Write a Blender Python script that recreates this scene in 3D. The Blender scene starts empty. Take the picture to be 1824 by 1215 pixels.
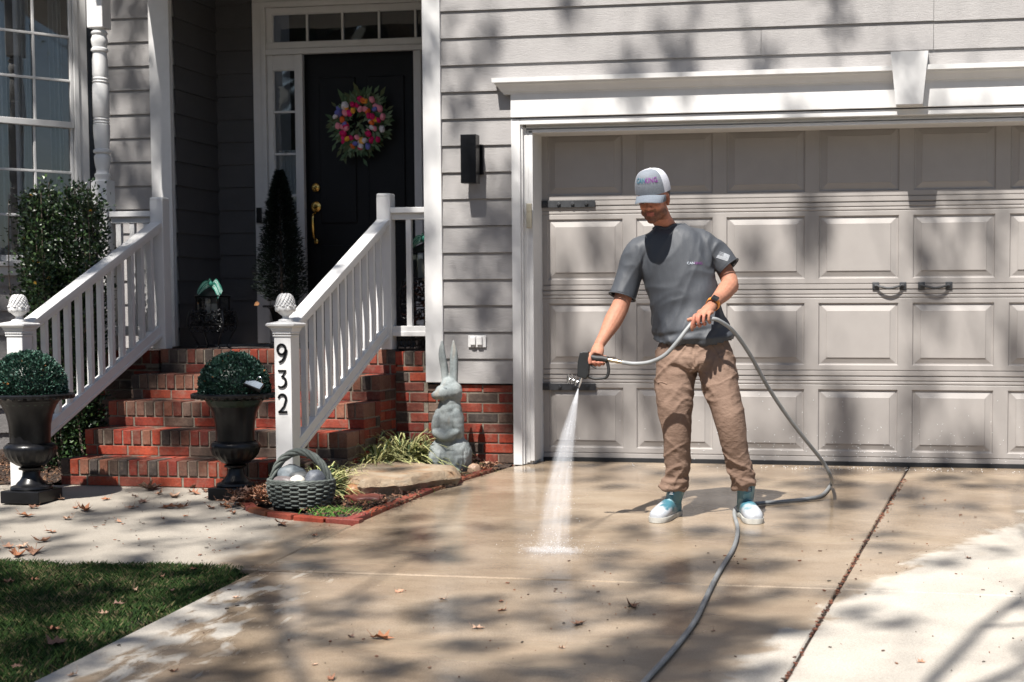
import bpy, bmesh, math, random
from mathutils import Vector, Matrix, noise
random.seed(7)
S = bpy.context.scene
COL = S.collection
# ------------------------------------------------------------ camera
CAM = Vector((0.0, -9.972, 1.039))
RX = Vector((0.983, 0.185, -0.002)); RY = Vector((-0.010, 0.063, 0.998)); RZ = Vector((0.185, -0.981, 0.063))
RZ.normalize(); RX = (RX - RX.dot(RZ) * RZ).normalized(); RY = RZ.cross(RX)
F = 2743.195; PX = 1171.83; PY = 724.89
cd = bpy.data.cameras.new('camera'); cam = bpy.data.objects.new('camera', cd); COL.objects.link(cam)
M4 = Matrix((RX, RY, RZ)).transposed().to_4x4(); M4.translation = CAM
cam.matrix_world = M4
cd.sensor_width = 36; cd.lens = F / 1824 * 36
cd.shift_x = -(PX - 912) / 1824; cd.shift_y = (PY - 607.5) / 1824
cd.clip_end = 500
cd.dof.use_dof = True; cd.dof.focus_distance = 8.05; cd.dof.aperture_fstop = 3.6
S.camera = cam
# ------------------------------------------------------------ sky, sun, exposure
SUN_TRAVEL = Vector((0.22, 1.0, -1.68))
w = bpy.data.worlds.new("World"); S.world = w; w.use_nodes = True
nt = w.node_tree; bg = nt.nodes['Background']
sky = nt.nodes.new('ShaderNodeTexSky'); sky.sky_type = 'NISHITA'; sky.sun_disc = False
sky.sun_elevation = math.radians(58.6); sky.sun_rotation = math.atan2(-0.22, -1.0)
nt.links.new(sky.outputs[0], bg.inputs[0]); bg.inputs[1].default_value = 0.05
ld = bpy.data.lights.new('sun', 'SUN'); ld.energy = 5.0; ld.angle = math.radians(0.53); ld.color = (1.0, 0.955, 0.89)
sun = bpy.data.objects.new('sun', ld); COL.objects.link(sun)
sun.rotation_euler = SUN_TRAVEL.to_track_quat('-Z', 'Y').to_euler(); sun.location = (-4, -10, 20)
S.view_settings.view_transform = 'Standard'; S.view_settings.look = 'None'
S.view_settings.exposure = 1.15; S.view_settings.gamma = 1
S.render.engine = 'CYCLES'; S.cycles.transparent_max_bounces = 32

# ------------------------------------------------------------ measuring helpers
def ray(x, y):
    return RX * (x - PX) - RY * (y - PY) - RZ * F
def at(x, y, Y):
    r = ray(x, y); return CAM + r * ((Y - CAM.y) / r.y)
def gnd(x, y, off=0.0):
    r = ray(x, y); return CAM + r * ((.05 * CAM.y - CAM.z + off) / (r.z - .05 * r.y))
def gz(y): return .05 * y

# ------------------------------------------------------------ materials
def srgb(r, g, b):
    f = lambda c: (c / 255 / 12.92) if c / 255 <= .04045 else ((c / 255 + .055) / 1.055) ** 2.4
    return (f(r), f(g), f(b), 1)
class N:
    """tiny node-tree writer"""
    def __init__(s, name):
        s.m = bpy.data.materials.new(name); s.m.use_nodes = True; s.t = s.m.node_tree
        s.b = s.t.nodes['Principled BSDF']; s.out = s.t.nodes['Material Output']
    def n(s, kind, **kw):
        x = s.t.nodes.new('ShaderNode' + kind)
        for k, v in kw.items(): setattr(x, k, v)
        return x
    def l(s, a, b): s.t.links.new(a, b)
    def coord(s, scale=(1, 1, 1), obj=False):
        g = s.n('NewGeometry') if not obj else s.n('TexCoord')
        mp = s.n('Mapping'); mp.inputs['Scale'].default_value = scale
        s.l(g.outputs['Position'] if not obj else g.outputs['Object'], mp.inputs[0]); return mp.outputs[0]
    def noise(s, scale, detail=4, rough=.55, stretch=(1, 1, 1), obj=False, dist=0):
        t = s.n('TexNoise'); t.inputs['Scale'].default_value = scale; t.inputs['Detail'].default_value = detail
        t.inputs['Roughness'].default_value = rough; t.inputs['Distortion'].default_value = dist
        s.l(s.coord(stretch, obj), t.inputs['Vector']); return t.outputs['Fac']
    def ramp(s, fac, stops):
        r = s.n('ValToRGB'); e = r.color_ramp.elements
        while len(e) < len(stops): e.new(.5)
        for i, (p, c) in enumerate(stops):
            e[i].position = p; e[i].color = c if len(c) == 4 else (*c, 1)
        s.l(fac, r.inputs[0]); return r.outputs[0]
    def mix(s, fac, a, b, blend='MIX'):
        x = s.n('Mix', data_type='RGBA', blend_type=blend)
        for v, i in ((fac, 0), (a, 6), (b, 7)):
            if hasattr(v, 'is_output'): s.l(v, x.inputs[i])
            else: x.inputs[i].default_value = v if i == 0 or len(v) == 4 else (*v, 1)
        return x.outputs[2]
    def math(s, op, a, b=0.0, c=0.0, clamp=False):
        x = s.n('Math', operation=op, use_clamp=clamp)
        for i, v in enumerate((a, b, c)):
            if hasattr(v, 'is_output'): s.l(v, x.inputs[i])
            else: x.inputs[i].default_value = v
        return x.outputs[0]
    def bump(s, h, strength=.3, dist=.01, prev=None):
        b = s.n('Bump'); b.inputs['Strength'].default_value = strength; b.inputs['Distance'].default_value = dist
        s.l(h, b.inputs['Height'])
        if prev: s.l(prev, b.inputs['Normal'])
        return b.outputs[0]
    def set(s, **kw):
        for k, v in kw.items():
            k = {'base': 'Base Color', 'rough': 'Roughness', 'normal': 'Normal', 'metal': 'Metallic', 'spec': 'Specular IOR Level',
                 'coat': 'Coat Weight', 'sss': 'Subsurface Weight', 'trans': 'Transmission Weight', 'alpha': 'Alpha', 'sheen': 'Sheen Weight'}[k]
            if hasattr(v, 'is_output'): s.l(v, s.b.inputs[k])
            else: s.b.inputs[k].default_value = v if not isinstance(v, tuple) or len(v) == 4 else (*v, 1)
        return s.m
def simple(name, col, rough=.5, metal=0, var=.15, nscale=30, bump=.1, bdist=.002, spec=.5, coat=0, grime=0):
    n = N(name); f = n.noise(nscale, 5)
    c = n.ramp(f, [(.3, tuple(x * (1 - var) for x in col[:3])), (.7, tuple(min(1, x * (1 + var)) for x in col[:3]))])
    if grime:
        g = n.ramp(n.noise(3.5, 8, .65), [(.48, (0, 0, 0)), (.75, (1, 1, 1))])
        c = n.mix(n.math('MULTIPLY', g, grime), c, tuple(x * .45 for x in col[:3]))
    n.set(base=c, rough=rough, metal=metal, spec=spec, coat=coat)
    if bump: n.set(normal=n.bump(n.noise(nscale * 4, 4), bump, bdist))
    return n.m
def attr_mat(name, rough=.8, nscale=60, bump=.4, bdist=.003, spec=.4, var=.25, sss=0, trans=False, smear=False):
    """colour from the mesh's own 'Col' attribute, varied by noise"""
    n = N(name); a = n.n('Attribute', attribute_name='Col')
    v = n.ramp(n.noise(nscale, 6, .65), [(.25, (1 - var,) * 3), (.75, (1 + var,) * 3)])
    c = n.mix(1.0, a.outputs['Color'], v, 'MULTIPLY')
    if smear:
        f_ = n.ramp(n.noise(16, 8, .75), [(.50, (0,) * 3), (.75, (.55,) * 3)]); c = n.mix(f_, c, (.22, .17, .13)); g_ = n.ramp(n.noise(2.3, 5, .6), [(.35, (.62,) * 3), (.65, (1.15,) * 3)]); c = n.mix(1.0, c, g_, 'MULTIPLY')
    n.set(base=c, rough=rough, spec=spec, sss=sss)
    if sss: n.b.inputs['Subsurface Radius'].default_value = (1, .35, .2); n.b.inputs['Subsurface Scale'].default_value = .006
    if bump: n.set(normal=n.bump(n.noise(nscale * 1.7, 5), bump, bdist))
    return n.m

def siding_mat(name, col):
    n = N(name)
    f = n.noise(6, 3); c = n.ramp(f, [(.3, tuple(x * .93 for x in col)), (.7, tuple(x * 1.05 for x in col))])
    g = n.ramp(n.noise(1, 8, .7, (2.2, 2.2, 9)), [(.5, (0, 0, 0)), (.8, (1, 1, 1))])
    c = n.mix(n.math('MULTIPLY', g, .16), c, tuple(x * .55 for x in col))
    grain = n.noise(9, 9, .6, (1.3, 1.3, 13), dist=.9)
    r = n.ramp(grain, [(.40, (0, 0, 0)), (.5, (1, 1, 1)), (.60, (.25, .25, .25))])
    n.set(base=c, rough=.62, spec=.35, normal=n.bump(r, .33, .0035)); return n.m
MAT = {}
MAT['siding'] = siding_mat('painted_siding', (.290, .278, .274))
MAT['porch_shade_siding'] = siding_mat('siding_with_painted_shade', (.08, .079, .082))  # same siding darkened: shade of the entry recess is put into the colour
MAT['white'] = simple('white_paint', (.62, .615, .61), .45, var=.03, nscale=8, bump=.08, grime=.10)
MAT['white_wood'] = simple('white_painted_wood', (.62, .615, .61), .5, var=.04, nscale=14, bump=.15, bdist=.001, grime=.12)
MAT['cream'] = simple('cream_plastic', (.42, .38, .29), .5, var=.04)
MAT['door_grey'] = simple('garage_steel', (.295, .275, .262), .42, var=.03, nscale=9, bump=.06, grime=.10)
MAT['black_iron'] = simple('black_iron', (.006, .0062, .0075), .30, var=.3, nscale=40, bump=.15, spec=.32)
MAT['iron_grey'] = simple('dark_hardware', (.03, .032, .036), .5, var=.25, bump=.2)
MAT['black_door'] = simple('black_door_paint', (.006, .006, .007), .5, var=.2, nscale=6, bump=.05, spec=.25)
MAT['brass'] = simple('brass', (.62, .40, .12), .25, 1, var=.2, bump=.1)
MAT['steel'] = simple('steel', (.6, .6, .62), .22, 1, var=.2, bump=.1)
MAT['brass_steel'] = simple('worn_brass', (.42, .36, .26), .3, 1, var=.3, bump=.15)
MAT['rubber'] = simple('black_rubber', (.015, .015, .016), .6)
MAT['hose'] = simple('grey_hose', (.225, .235, .24), .45, var=.10, nscale=25, bump=.15, grime=.5)
MAT['brick'] = attr_mat('brick', .78, 70, .6, .003, var=.38, smear=True)
MAT['brick_wet'] = attr_mat('wet_brick', .42, 70, .5, .003, var=.35)
MAT['mortar'] = simple('mortar', (.17, .145, .115), .95, var=.25, nscale=50, bump=.5)
MAT['mulch'] = simple('mulch_soil', (.055, .034, .024), .95, var=.6, nscale=60, bump=1, bdist=.02)
MAT['soil'] = simple('lawn_soil', (.06, .055, .03), .95, var=.5, nscale=50, bump=1, bdist=.02)
MAT['leafbits'] = attr_mat('dry_leaf', .75, 60, .3, .001, var=.3)
MAT['foliage'] = attr_mat('foliage', .38, 40, 0, var=.25, spec=.5)
MAT['foliage_soft'] = attr_mat('foliage_soft', .6, 40, 0, var=.25, spec=.3)
MAT['bark'] = simple('bark', (.12, .09, .07), .9, var=.4, nscale=20, bump=.8, bdist=.02)
MAT['fabric_white'] = simple('curtain', (.6, .61, .63), .9, var=.05, bump=.1)
MAT['ribbon'] = attr_mat('ribbon', .55, 60, .1, .001, var=.08)
MAT['candle'] = simple('candle_wax', (.75, .73, .68), .5, var=.04)
MAT['dark_room'] = simple('dark_interior', (.035, .033, .032), .9, var=.2)
MAT['solar'] = simple('solar_panel', (.17, .20, .24), .15, var=.05)
def glass_mat():
    n = N('window_glass'); t = n.t
    gl = n.n('BsdfGlossy'); gl.inputs['Roughness'].default_value = .015
    tr = n.n('BsdfTransparent'); tr.inputs['Color'].default_value = (.82, .86, .88, 1)
    fr = n.n('Fresnel'); fr.inputs['IOR'].default_value = 1.75
    bp = n.bump(n.noise(1.6, 2), .05, .05); n.l(bp, gl.inputs['Normal'])
    f2 = n.math('MULTIPLY', fr.outputs[0], 1.8, clamp=True)
    mx = n.n('MixShader'); n.l(f2, mx.inputs[0]); n.l(tr.outputs[0], mx.inputs[1]); n.l(gl.outputs[0], mx.inputs[2])
    n.l(mx.outputs[0], n.out.inputs['Surface']); return n.m
MAT['glass'] = glass_mat()

def concrete_mat(name, wet=True, k=1.0):
    n = N(name)
    f1 = n.noise(2.2, 8, .65); f2 = n.noise(160, 3, .6); f3 = n.noise(14, 6, .6)
    dry = n.ramp(f1, [(.3, (.335, .305, .265)), (.7, (.41, .378, .332))])
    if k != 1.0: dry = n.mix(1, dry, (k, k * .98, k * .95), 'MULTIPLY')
    sp = n.ramp(f2, [(.35, (.80,) * 3), (.65, (1.12,) * 3)])
    dry = n.mix(1, dry, sp, 'MULTIPLY')
    pits = n.ramp(n.noise(95, 2, .5), [(.70, (0, 0, 0)), (.74, (1, 1, 1))])
    dry = n.mix(n.math('MULTIPLY', pits, .45), dry, (.2, .16, .12))
    if wet:
        geo = n.n('NewGeometry'); sep = n.n('SeparateXYZ'); n.l(geo.outputs['Position'], sep.inputs[0]); X, Y = sep.outputs[0], sep.outputs[1]
        wob = n.math('SUBTRACT', n.noise(2.6, 7, .62, (1, .75, 1), dist=.6), .5); wob = n.math('MULTIPLY', wob, .95)
        wob2 = n.math('MULTIPLY', n.math('SUBTRACT', n.noise(5, 6, .6, (1.8, .8, 1), dist=.5), .5), 2.1)
        def plane(a, b, c): # a*X+b*Y+c
            return n.math('ADD', n.math('MULTIPLY', X, a), n.math('MULTIPLY_ADD', Y, b, c))
        # right boundary of the wet area, (X,Y): (.42,-1.27) (-.22,-2.76) (-.6,-4.1) (-.75,-6)
        d1 = n.math('MINIMUM', plane(.92, -.39, -.885), plane(.96, -.28, -.56))   # >0 : dry, right and near
        d1 = n.math('MINIMUM', d1, plane(.3, -1, -1.15))
        d1 = n.math('ADD', d1, wob)
        d1 = n.math('DIVIDE', d1, .16, clamp=True)
        # dry patches at the near left corner
        d2 = n.math('MINIMUM', plane(-1, -.12, -3.29), plane(0, -1, -3.5))
        d2 = n.math('ADD', d2, wob2); d2 = n.math('DIVIDE', d2, .24, clamp=True)
        d3 = n.math('DIVIDE', n.math('ADD', plane(-1, -.10, -3.6), n.math('MULTIPLY', wob, .8)), .25, clamp=True)  # walkway
        d = n.math('MAXIMUM', n.math('MAXIMUM', d1, d2), d3)
        wv = n.math('SUBTRACT', 1.0, d)
        wc = n.ramp(n.noise(2.1, 9, .66, (.6, 1.2, 1)), [(.3, (.175, .128, .088)), (.5, (.25, .192, .136)), (.72, (.32, .26, .195))])
        wc = n.mix(1, wc, sp, 'MULTIPLY')
        wv2 = n.ramp(wv, [(0, (0,) * 3), (.35, (.22,) * 3), (.6, (.8,) * 3), (1, (1,) * 3)])
        c = n.mix(wv2, dry, wc)
        pud = n.ramp(n.noise(1.5, 4, .5, (.45, 1.0, 1)), [(.42, (1, 1, 1)), (.62, (0, 0, 0))])
        rw = n.math('MULTIPLY_ADD', pud, -.22, .35)
        r = n.math('ADD', n.math('MULTIPLY', d, .5), rw, clamp=True)
        n.set(rough=r)
    else:
        c = dry; n.set(rough=.88)
    b1 = n.bump(f3, .10, .01); b2 = n.bump(f2, .12, .0015, b1)
    n.set(base=c, normal=b2, spec=.5); return n.m
MAT['concrete'] = concrete_mat('driveway_concrete')
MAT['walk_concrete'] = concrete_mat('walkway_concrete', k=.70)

# ------------------------------------------------------------ mesh builder
class MB:
    def __init__(s): s.v = []; s.f = []; s.c = []; s.cur = None
    def add(s, vs, fs):
        o = len(s.v); s.v += [Vector(p) for p in vs]; s.f += [[i + o for i in f] for f in fs]; s.c += [s.cur] * len(fs)
    def box(s, x0, x1, y0, y1, z0, z1):
        s.add([(x0, y0, z0), (x1, y0, z0), (x1, y1, z0), (x0, y1, z0), (x0, y0, z1), (x1, y0, z1), (x1, y1, z1), (x0, y1, z1)],
              [(0, 3, 2, 1), (4, 5, 6, 7), (0, 1, 5, 4), (1, 2, 6, 5), (2, 3, 7, 6), (3, 0, 4, 7)])
    def obox(s, c, size, M=None, ch=0.0):
        """box centred at c, size, orientation M (3x3), chamfered by ch"""
        a = [x / 2 for x in size]; M = M or Matrix.Identity(3); c = Vector(c)
        if ch <= 0:
            vs = [c + M @ Vector((i * a[0], j * a[1], k * a[2])) for k in (-1, 1) for j, i in ((-1, -1), (-1, 1), (1, 1), (1, -1))]
            s.add(vs, [(0, 3, 2, 1), (4, 5, 6, 7), (0, 1, 5, 4), (1, 2, 6, 5), (2, 3, 7, 6), (3, 0, 4, 7)]); return
        bm = bmesh.new(); bmesh.ops.create_cube(bm, size=1)
        for v in bm.verts: v.co = Vector((v.co.x * size[0], v.co.y * size[1], v.co.z * size[2]))
        bmesh.ops.bevel(bm, geom=bm.edges[:], offset=ch, segments=2, affect='EDGES', profile=.5)
        bm.verts.index_update()
        s.add([c + M @ v.co for v in bm.verts], [[v.index for v in f.verts] for f in bm.faces]); bm.free()
    def bar(s, p, q, w, h, ch=0.0, up=Vector((0, 0, 1))):
        p, q = Vector(p), Vector(q); d = q - p; y = d.normalized(); x = y.cross(up).normalized(); z = x.cross(y)
        s.obox((p + q) / 2, (w, d.length, h), Matrix((x, y, z)).transposed(), ch)
    def tube(s, pts, rad, seg=10, cap=True, flat=1.0):
        pts = [Vector(p) for p in pts]; n = len(pts)
        if not hasattr(rad, '__len__'): rad = [rad] * n
        t = [(pts[min(i + 1, n - 1)] - pts[max(i - 1, 0)]).normalized() for i in range(n)]
        ref = Vector((0, 0, 1)) if abs(t[0].z) < .9 else Vector((1, 0, 0))
        x = t[0].cross(ref).normalized(); vs = []
        for i in range(n):
            x = (x - x.dot(t[i]) * t[i]).normalized(); y = t[i].cross(x)
            for k in range(seg):
                a = 2 * math.pi * k / seg
                vs.append(pts[i] + (x * math.cos(a) + y * math.sin(a) * flat) * rad[i])
        fs = [(i * seg + k, i * seg + (k + 1) % seg, (i + 1) * seg + (k + 1) % seg, (i + 1) * seg + k) for i in range(n - 1) for k in range(seg)]
        if cap: fs += [tuple(range(seg))[::-1], tuple((n - 1) * seg + k for k in range(seg))]
        s.add(vs, fs)
    def lathe(s, prof, c, seg=32, mod=None, cap=True, M=None):
        """prof: (r,z) list"""
        c = Vector(c); vs = []; M = M or Matrix.Identity(3)
        for j, (r, z) in enumerate(prof):
            for k in range(seg):
                a = 2 * math.pi * k / seg; rr = r * (mod(a, z, j) if mod else 1)
                vs.append(c + M @ Vector((rr * math.cos(a), rr * math.sin(a), z)))
        n = len(prof)
        fs = [(i * seg + k, i * seg + (k + 1) % seg, (i + 1) * seg + (k + 1) % seg, (i + 1) * seg + k) for i in range(n - 1) for k in range(seg)]
        if cap: fs += [tuple(range(seg))[::-1], tuple((n - 1) * seg + k for k in range(seg))]
        s.add(vs, fs)
    def ell(s, c, r, M=None, seg=16, rings=10):
        M = M or Matrix.Identity(3); c = Vector(c); r = Vector(r)
        vs = [c + M @ Vector((0, 0, -r.z))]
        for i in range(1, rings):
            b = math.pi * i / rings - math.pi / 2
            for k in range(seg):
                a = 2 * math.pi * k / seg
                vs.append(c + M @ Vector((r.x * math.cos(b) * math.cos(a), r.y * math.cos(b) * math.sin(a), r.z * math.sin(b))))
        vs.append(c + M @ Vector((0, 0, r.z))); L = len(vs) - 1
        fs = [(0, 1 + (k + 1) % seg, 1 + k) for k in range(seg)]
        for i in range(rings - 2):
            for k in range(seg):
                a = 1 + i * seg + k; b = 1 + i * seg + (k + 1) % seg
                fs.append((a, b, b + seg, a + seg))
        o = 1 + (rings - 2) * seg
        fs += [(o + k, o + (k + 1) % seg, L) for k in range(seg)]
        s.add(vs, fs)
    def prism(s, poly, depth, O, ex, ey):
        """2-D polygon extruded; O origin, ex/ey axes, extruded along ex x ey by depth"""
        O = Vector(O); ex = Vector(ex); ey = Vector(ey); ez = ex.cross(ey).normalized() * depth; n = len(poly)
        vs = [O + ex * a + ey * b for a, b in poly] + [O + ex * a + ey * b + ez for a, b in poly]
        s.add(vs, [tuple(range(n))[::-1], tuple(range(n, 2 * n))] + [(i, (i + 1) % n, (i + 1) % n + n, i + n) for i in range(n)])
    def build(s, name, mat, parent=None, smooth=False, loc=None, angle=40):
        m = bpy.data.meshes.new(name)
        if parent is not None: org = Vector(parent['_o'])
        elif loc is not None: org = Vector(loc)
        else:
            n = len(s.v); org = Vector((sum(v.x for v in s.v) / n, sum(v.y for v in s.v) / n, min(v.z for v in s.v)))
        m.from_pydata([v - org for v in s.v], [], s.f); m.update()
        if any(c is not None for c in s.c):
            at_ = m.color_attributes.new('Col', 'FLOAT_COLOR', 'CORNER'); li = 0; buf = []
            for f, c in zip(s.f, s.c):
                c = c or (.5, .5, .5); buf += [c[0], c[1], c[2], 1.0] * len(f)
            at_.data.foreach_set('color', buf)
        if smooth:
            m.polygons.foreach_set('use_smooth', [True] * len(m.polygons))
            try: m.set_sharp_from_angle(angle=math.radians(angle))
            except Exception: pass
        m.materials.append(MAT[mat] if isinstance(mat, str) else mat)
        o = bpy.data.objects.new(name, m); COL.objects.link(o)
        if parent is not None: o.parent = parent
        else: o.location = org
        o['_o'] = list(org); return o
def tag(o, label=None, cat=None, group=None, kind=None):
    if label: o['label'] = label
    if cat: o['category'] = cat
    if group: o['group'] = group
    if kind: o['kind'] = kind
    return o
def thing(name, loc, label, cat, group=None):
    o = bpy.data.objects.new(name, None); COL.objects.link(o); o.location = loc; o['_o'] = list(loc)
    o.empty_display_size = .1
    return tag(o, label, cat, group)
def catmull(P, n=8):
    P = [Vector(p) for p in P]; Q = [P[0] * 2 - P[1]] + P + [P[-1] * 2 - P[-2]]; out = []
    for i in range(1, len(Q) - 2):
        a, b, c, d = Q[i - 1:i + 3]
        for k in range(n):
            t = k / n
            out.append(.5 * ((2 * b) + (c - a) * t + (2 * a - 5 * b + 4 * c - d) * t * t + (3 * b - a - 3 * c + d) * t ** 3))
    out.append(P[-1]); return out
def catr(R, n=8): return [v.x for v in catmull([Vector((r, 0, 0)) for r in R], n)]
def U(a, b): return random.uniform(a, b)
# ============================================================ ground
def sloped(poly, top, th, mb, sub=0):
    """prism whose top follows the drive slope"""
    n = len(poly)
    vs = [(x, y, gz(y) + top) for x, y in poly] + [(x, y, gz(y) + top - th) for x, y in poly]
    mb.add(vs, [tuple(range(n)), tuple(range(n, 2 * n))[::-1]] + [(i, i + n, (i + 1) % n + n, (i + 1) % n) for i in range(n)])
g = MB(); sloped([(-60, -60), (60, -60), (60, 0.6), (-60, 0.6)], -.06, .2, g)
g.add([(-60, .6, -.03), (60, .6, -.03), (60, 60, -.03), (-60, 60, -.03)], [(0, 1, 2, 3)])
tag(g.build('ground', 'soil', loc=(0, 0, 0)), kind='structure')
def chamfer_slab(mb, poly, top=0.0, ch=.006, th=.1):
    n = len(poly); c = Vector((sum(p[0] for p in poly) / n, sum(p[1] for p in poly) / n)); inner = []
    for i in range(n):
        a, b, d = Vector(poly[i - 1]), Vector(poly[i]), Vector(poly[(i + 1) % n])
        e1 = (b - a).normalized(); e2 = (d - b).normalized()
        n1 = Vector((-e1.y, e1.x)); n2 = Vector((-e2.y, e2.x)); m = (n1 + n2); m = m / max(m.length_squared, .3) * 2 * 1
        inner.append(b + m * ch)
    vs = [(p.x, p.y, gz(p.y) + top) for p in inner] + [(x, y, gz(y) + top - ch) for x, y in poly] + [(x, y, gz(y) + top - th) for x, y in poly]
    mb.add(vs, [tuple(range(n))] + [(i + n, (i + 1) % n + n, (i + 1) % n, i) for i in range(n)] + [(i + 2 * n, (i + 1) % n + 2 * n, (i + 1) % n + n, i + n) for i in range(n)])
d = MB()
# slab grid: long joint runs from the door to the street, cross joints every 3.3 m
def jx(y): return -.245 + .0655 * (y + .12) if y > -3.35 else -.457 + .064 * (y + 3.35) * .95
LE = [(-2.83, -.02), (-2.865, -.10), (-3.02, -.80), (-3.09, -1.4), (-3.13, -2.14), (-3.16, -3.32)]
gp = .006
d1 = [(-2.79, .19), (-2.79, -.015)] + [(x + .004, y) for x, y in LE[1:]] + [(jx(-3.34) - gp, -3.34), (jx(-.0) - gp - .01, .19)]
chamfer_slab(d, d1)
chamfer_slab(d, [(-3.155, -3.352), (-3.14, -5.2), (-3.13, -7.2), (jx(-7.2) - gp, -7.2), (jx(-3.352) - gp, -3.352)])
chamfer_slab(d, [(jx(0) + gp - .01, .19), (jx(-3.34) + gp, -3.34), (3.0, -3.46), (3.0, .19)])
chamfer_slab(d, [(jx(-3.352) + gp, -3.354), (jx(-7.2) + gp, -7.2), (3.0, -7.3), (3.0, -3.474)])
for y0, y1 in ((-7.215, -11.2), (-11.215, -15.2), (-15.215, -20)):
    chamfer_slab(d, [(-3.13, y0), (-3.13, y1), (-.75, y1), (-.75, y0)]); chamfer_slab(d, [(-.738, y0), (-.738, y1), (3.0, y1), (3.0, y0)])
dr = tag(d.build('driveway', 'concrete', loc=(0, 0, 0)), kind='structure')
m = MB()
m.add([(x, y, gz(y) - .012) for x, y in ((-3.12, .2), (-3.12, -20), (3, -20), (3, .2))], [(0, 1, 2, 3)])
tag(m.build('joint_dirt', 'mulch', loc=(0, 0, 0)), kind='structure')
# walkway in front of the steps
wk = MB()
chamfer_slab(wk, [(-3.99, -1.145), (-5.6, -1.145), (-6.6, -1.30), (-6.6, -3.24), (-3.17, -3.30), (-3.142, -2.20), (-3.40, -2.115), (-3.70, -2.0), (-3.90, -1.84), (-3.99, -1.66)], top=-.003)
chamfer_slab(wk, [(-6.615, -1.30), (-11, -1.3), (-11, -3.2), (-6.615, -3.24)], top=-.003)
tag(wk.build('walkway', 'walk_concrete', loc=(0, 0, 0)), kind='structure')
# mulch beds
mu = MB()
def bed(poly, step=.045, hgt=.03):
    xs = [p[0] for p in poly]; ys = [p[1] for p in poly]
    def inside(x, y):
        r = False
        for i in range(len(poly)):
            (x1, y1), (x2, y2) = poly[i - 1], poly[i]
            if (y1 > y) != (y2 > y) and x < (x2 - x1) * (y - y1) / (y2 - y1) + x1: r = not r
        return r
    nx = int((max(xs) - min(xs)) / step) + 1; ny = int((max(ys) - min(ys)) / step) + 1
    def P(i, j):
        x = min(xs) + i * step; y = min(ys) + j * step
        return (x, y, gz(y) - .012 + hgt * noise.noise(Vector((x * 6, y * 6, 0))) + .022 * noise.noise(Vector((x * 21, y * 21, 4))) + .012)
    for i in range(nx):
        for j in range(ny):
            if inside(min(xs) + (i + .5) * step, min(ys) + (j + .5) * step):
                mu.add([P(i, j), P(i + 1, j), P(i + 1, j + 1), P(i, j + 1)], [(0, 1, 2, 3)])
bed([(-4.05, .0), (-4.05, -1.66), (-3.92, -1.80), (-3.72, -1.97), (-3.42, -2.08), (-3.16, -2.10), (-3.10, -1.4), (-3.04, -.8), (-2.87, -.05), (-2.87, .02)], .03)
bed([(-12, .9), (-12, -1.28), (-6.6, -1.28), (-5.58, -1.14), (-5.48, -.9), (-5.48, .03)], .05, .05)
tag(mu.build('mulch_bed', 'mulch', smooth=True, loc=(0, 0, 0)), kind='structure')
# mulch chips: uncountable
ch = MB()
for i in range(5200):
    if random.random() < .62:
        y = U(-2.05, -.03); x = U(-4.0, -2.9); 
        if x > -3.12 + .13 * (y + 2) or (y < -1.7 and x < -3.75 - (y + 1.7) * .9): continue
    else: x = U(-6.9, -5.5); y = U(-1.25, -.1)
    a = U(0, 6.28); L = U(.008, .03); W = U(.003, .009); z = gz(y) + .012 + U(0, .018)
    ch.cur = random.choice([(.10, .055, .035), (.05, .028, .02), (.16, .09, .05), (.22, .12, .07), (.03, .02, .016)])
    ch.obox((x, y, z), (L, W, W * .7), Matrix.Rotation(a, 3, 'Z') @ Matrix.Rotation(U(-.6, .6), 3, 'Y'))
tag(ch.build('mulch_chips', 'leafbits', loc=(0, 0, 0)), kind='stuff')

# ============================================================ house
H = thing('house', (-3, 0, 0), 'grey lap-sided house with white trim, recessed front entry and raised-panel garage door', 'house')
def lap(mb, x0, x1, zA, zB, z0, Y, M=None, reveal=.1778, joints=(), proud=.013, xf=None):
    """courses of lap siding on plane Y (facing -y) between zA and zB; z0 = height of one lap line"""
    k = math.floor((zA - z0) / reveal)
    z = z0 + k * reveal
    while z < zB:
        a = max(z, zA); b = min(z + reveal, zB)
        if b - a > .004:
            fa = (a - z) / reveal; fb = (b - z) / reveal
            ya = -proud * (1 - fa); yb = -proud * (1 - fb)
            cuts = [x0] + sorted(j for j, zz in joints if abs(zz - z) < .09 and x0 < j < x1) + [x1]
            for i in range(len(cuts) - 1):
                c0 = cuts[i] + (.0012 if i else 0); c1 = cuts[i + 1] - (.0012 if i < len(cuts) - 2 else 0)
                dz = U(-.0015, .0015); dy = U(-.0012, .0008)
                vs = [(c0, ya + dy, a + dz), (c1, ya + dy, a + dz), (c1, yb + dy, b + dz), (c0, yb + dy, b + dz), (c0, .012, a + dz), (c1, .012, a + dz)]
                if M is None: vs = [(x, Y + y, zz) for x, y, zz in vs]
                else: vs = [M @ Vector(v) for v in vs]
                mb.add(vs, [(0, 1, 2, 3), (4, 5, 1, 0)])
        z += reveal
s = MB()
Z0 = 2.848
lap(s, -3.36, -2.84, .546, 3.9, Z0, 0)
lap(s, -2.86, 3.2, 2.34, 3.9, Z0, 0, joints=[(-.11, 2.848), (-.11, 2.848 - .1778), (1.3, 3.03), (-1.9, 3.2), (-1.2, 2.67)])
lap(s, 2.2, 3.2, 0, 2.36, Z0, 0)
s.box(-3.36, -2.82, .012, .15, .546, 3.9); s.box(-2.82, 3.2, .012, .15, 2.36, 3.9)
s.build('siding_wall', 'siding', H)
# left wall behind the porch, recessed
s = MB(); lap(s, -6.5, -5.86, .76, 3.9, Z0 + .02, .776); s.box(-6.5, -5.75, .79, .9, .76, 3.9)
s.build('siding_wall', 'siding', H)
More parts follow.
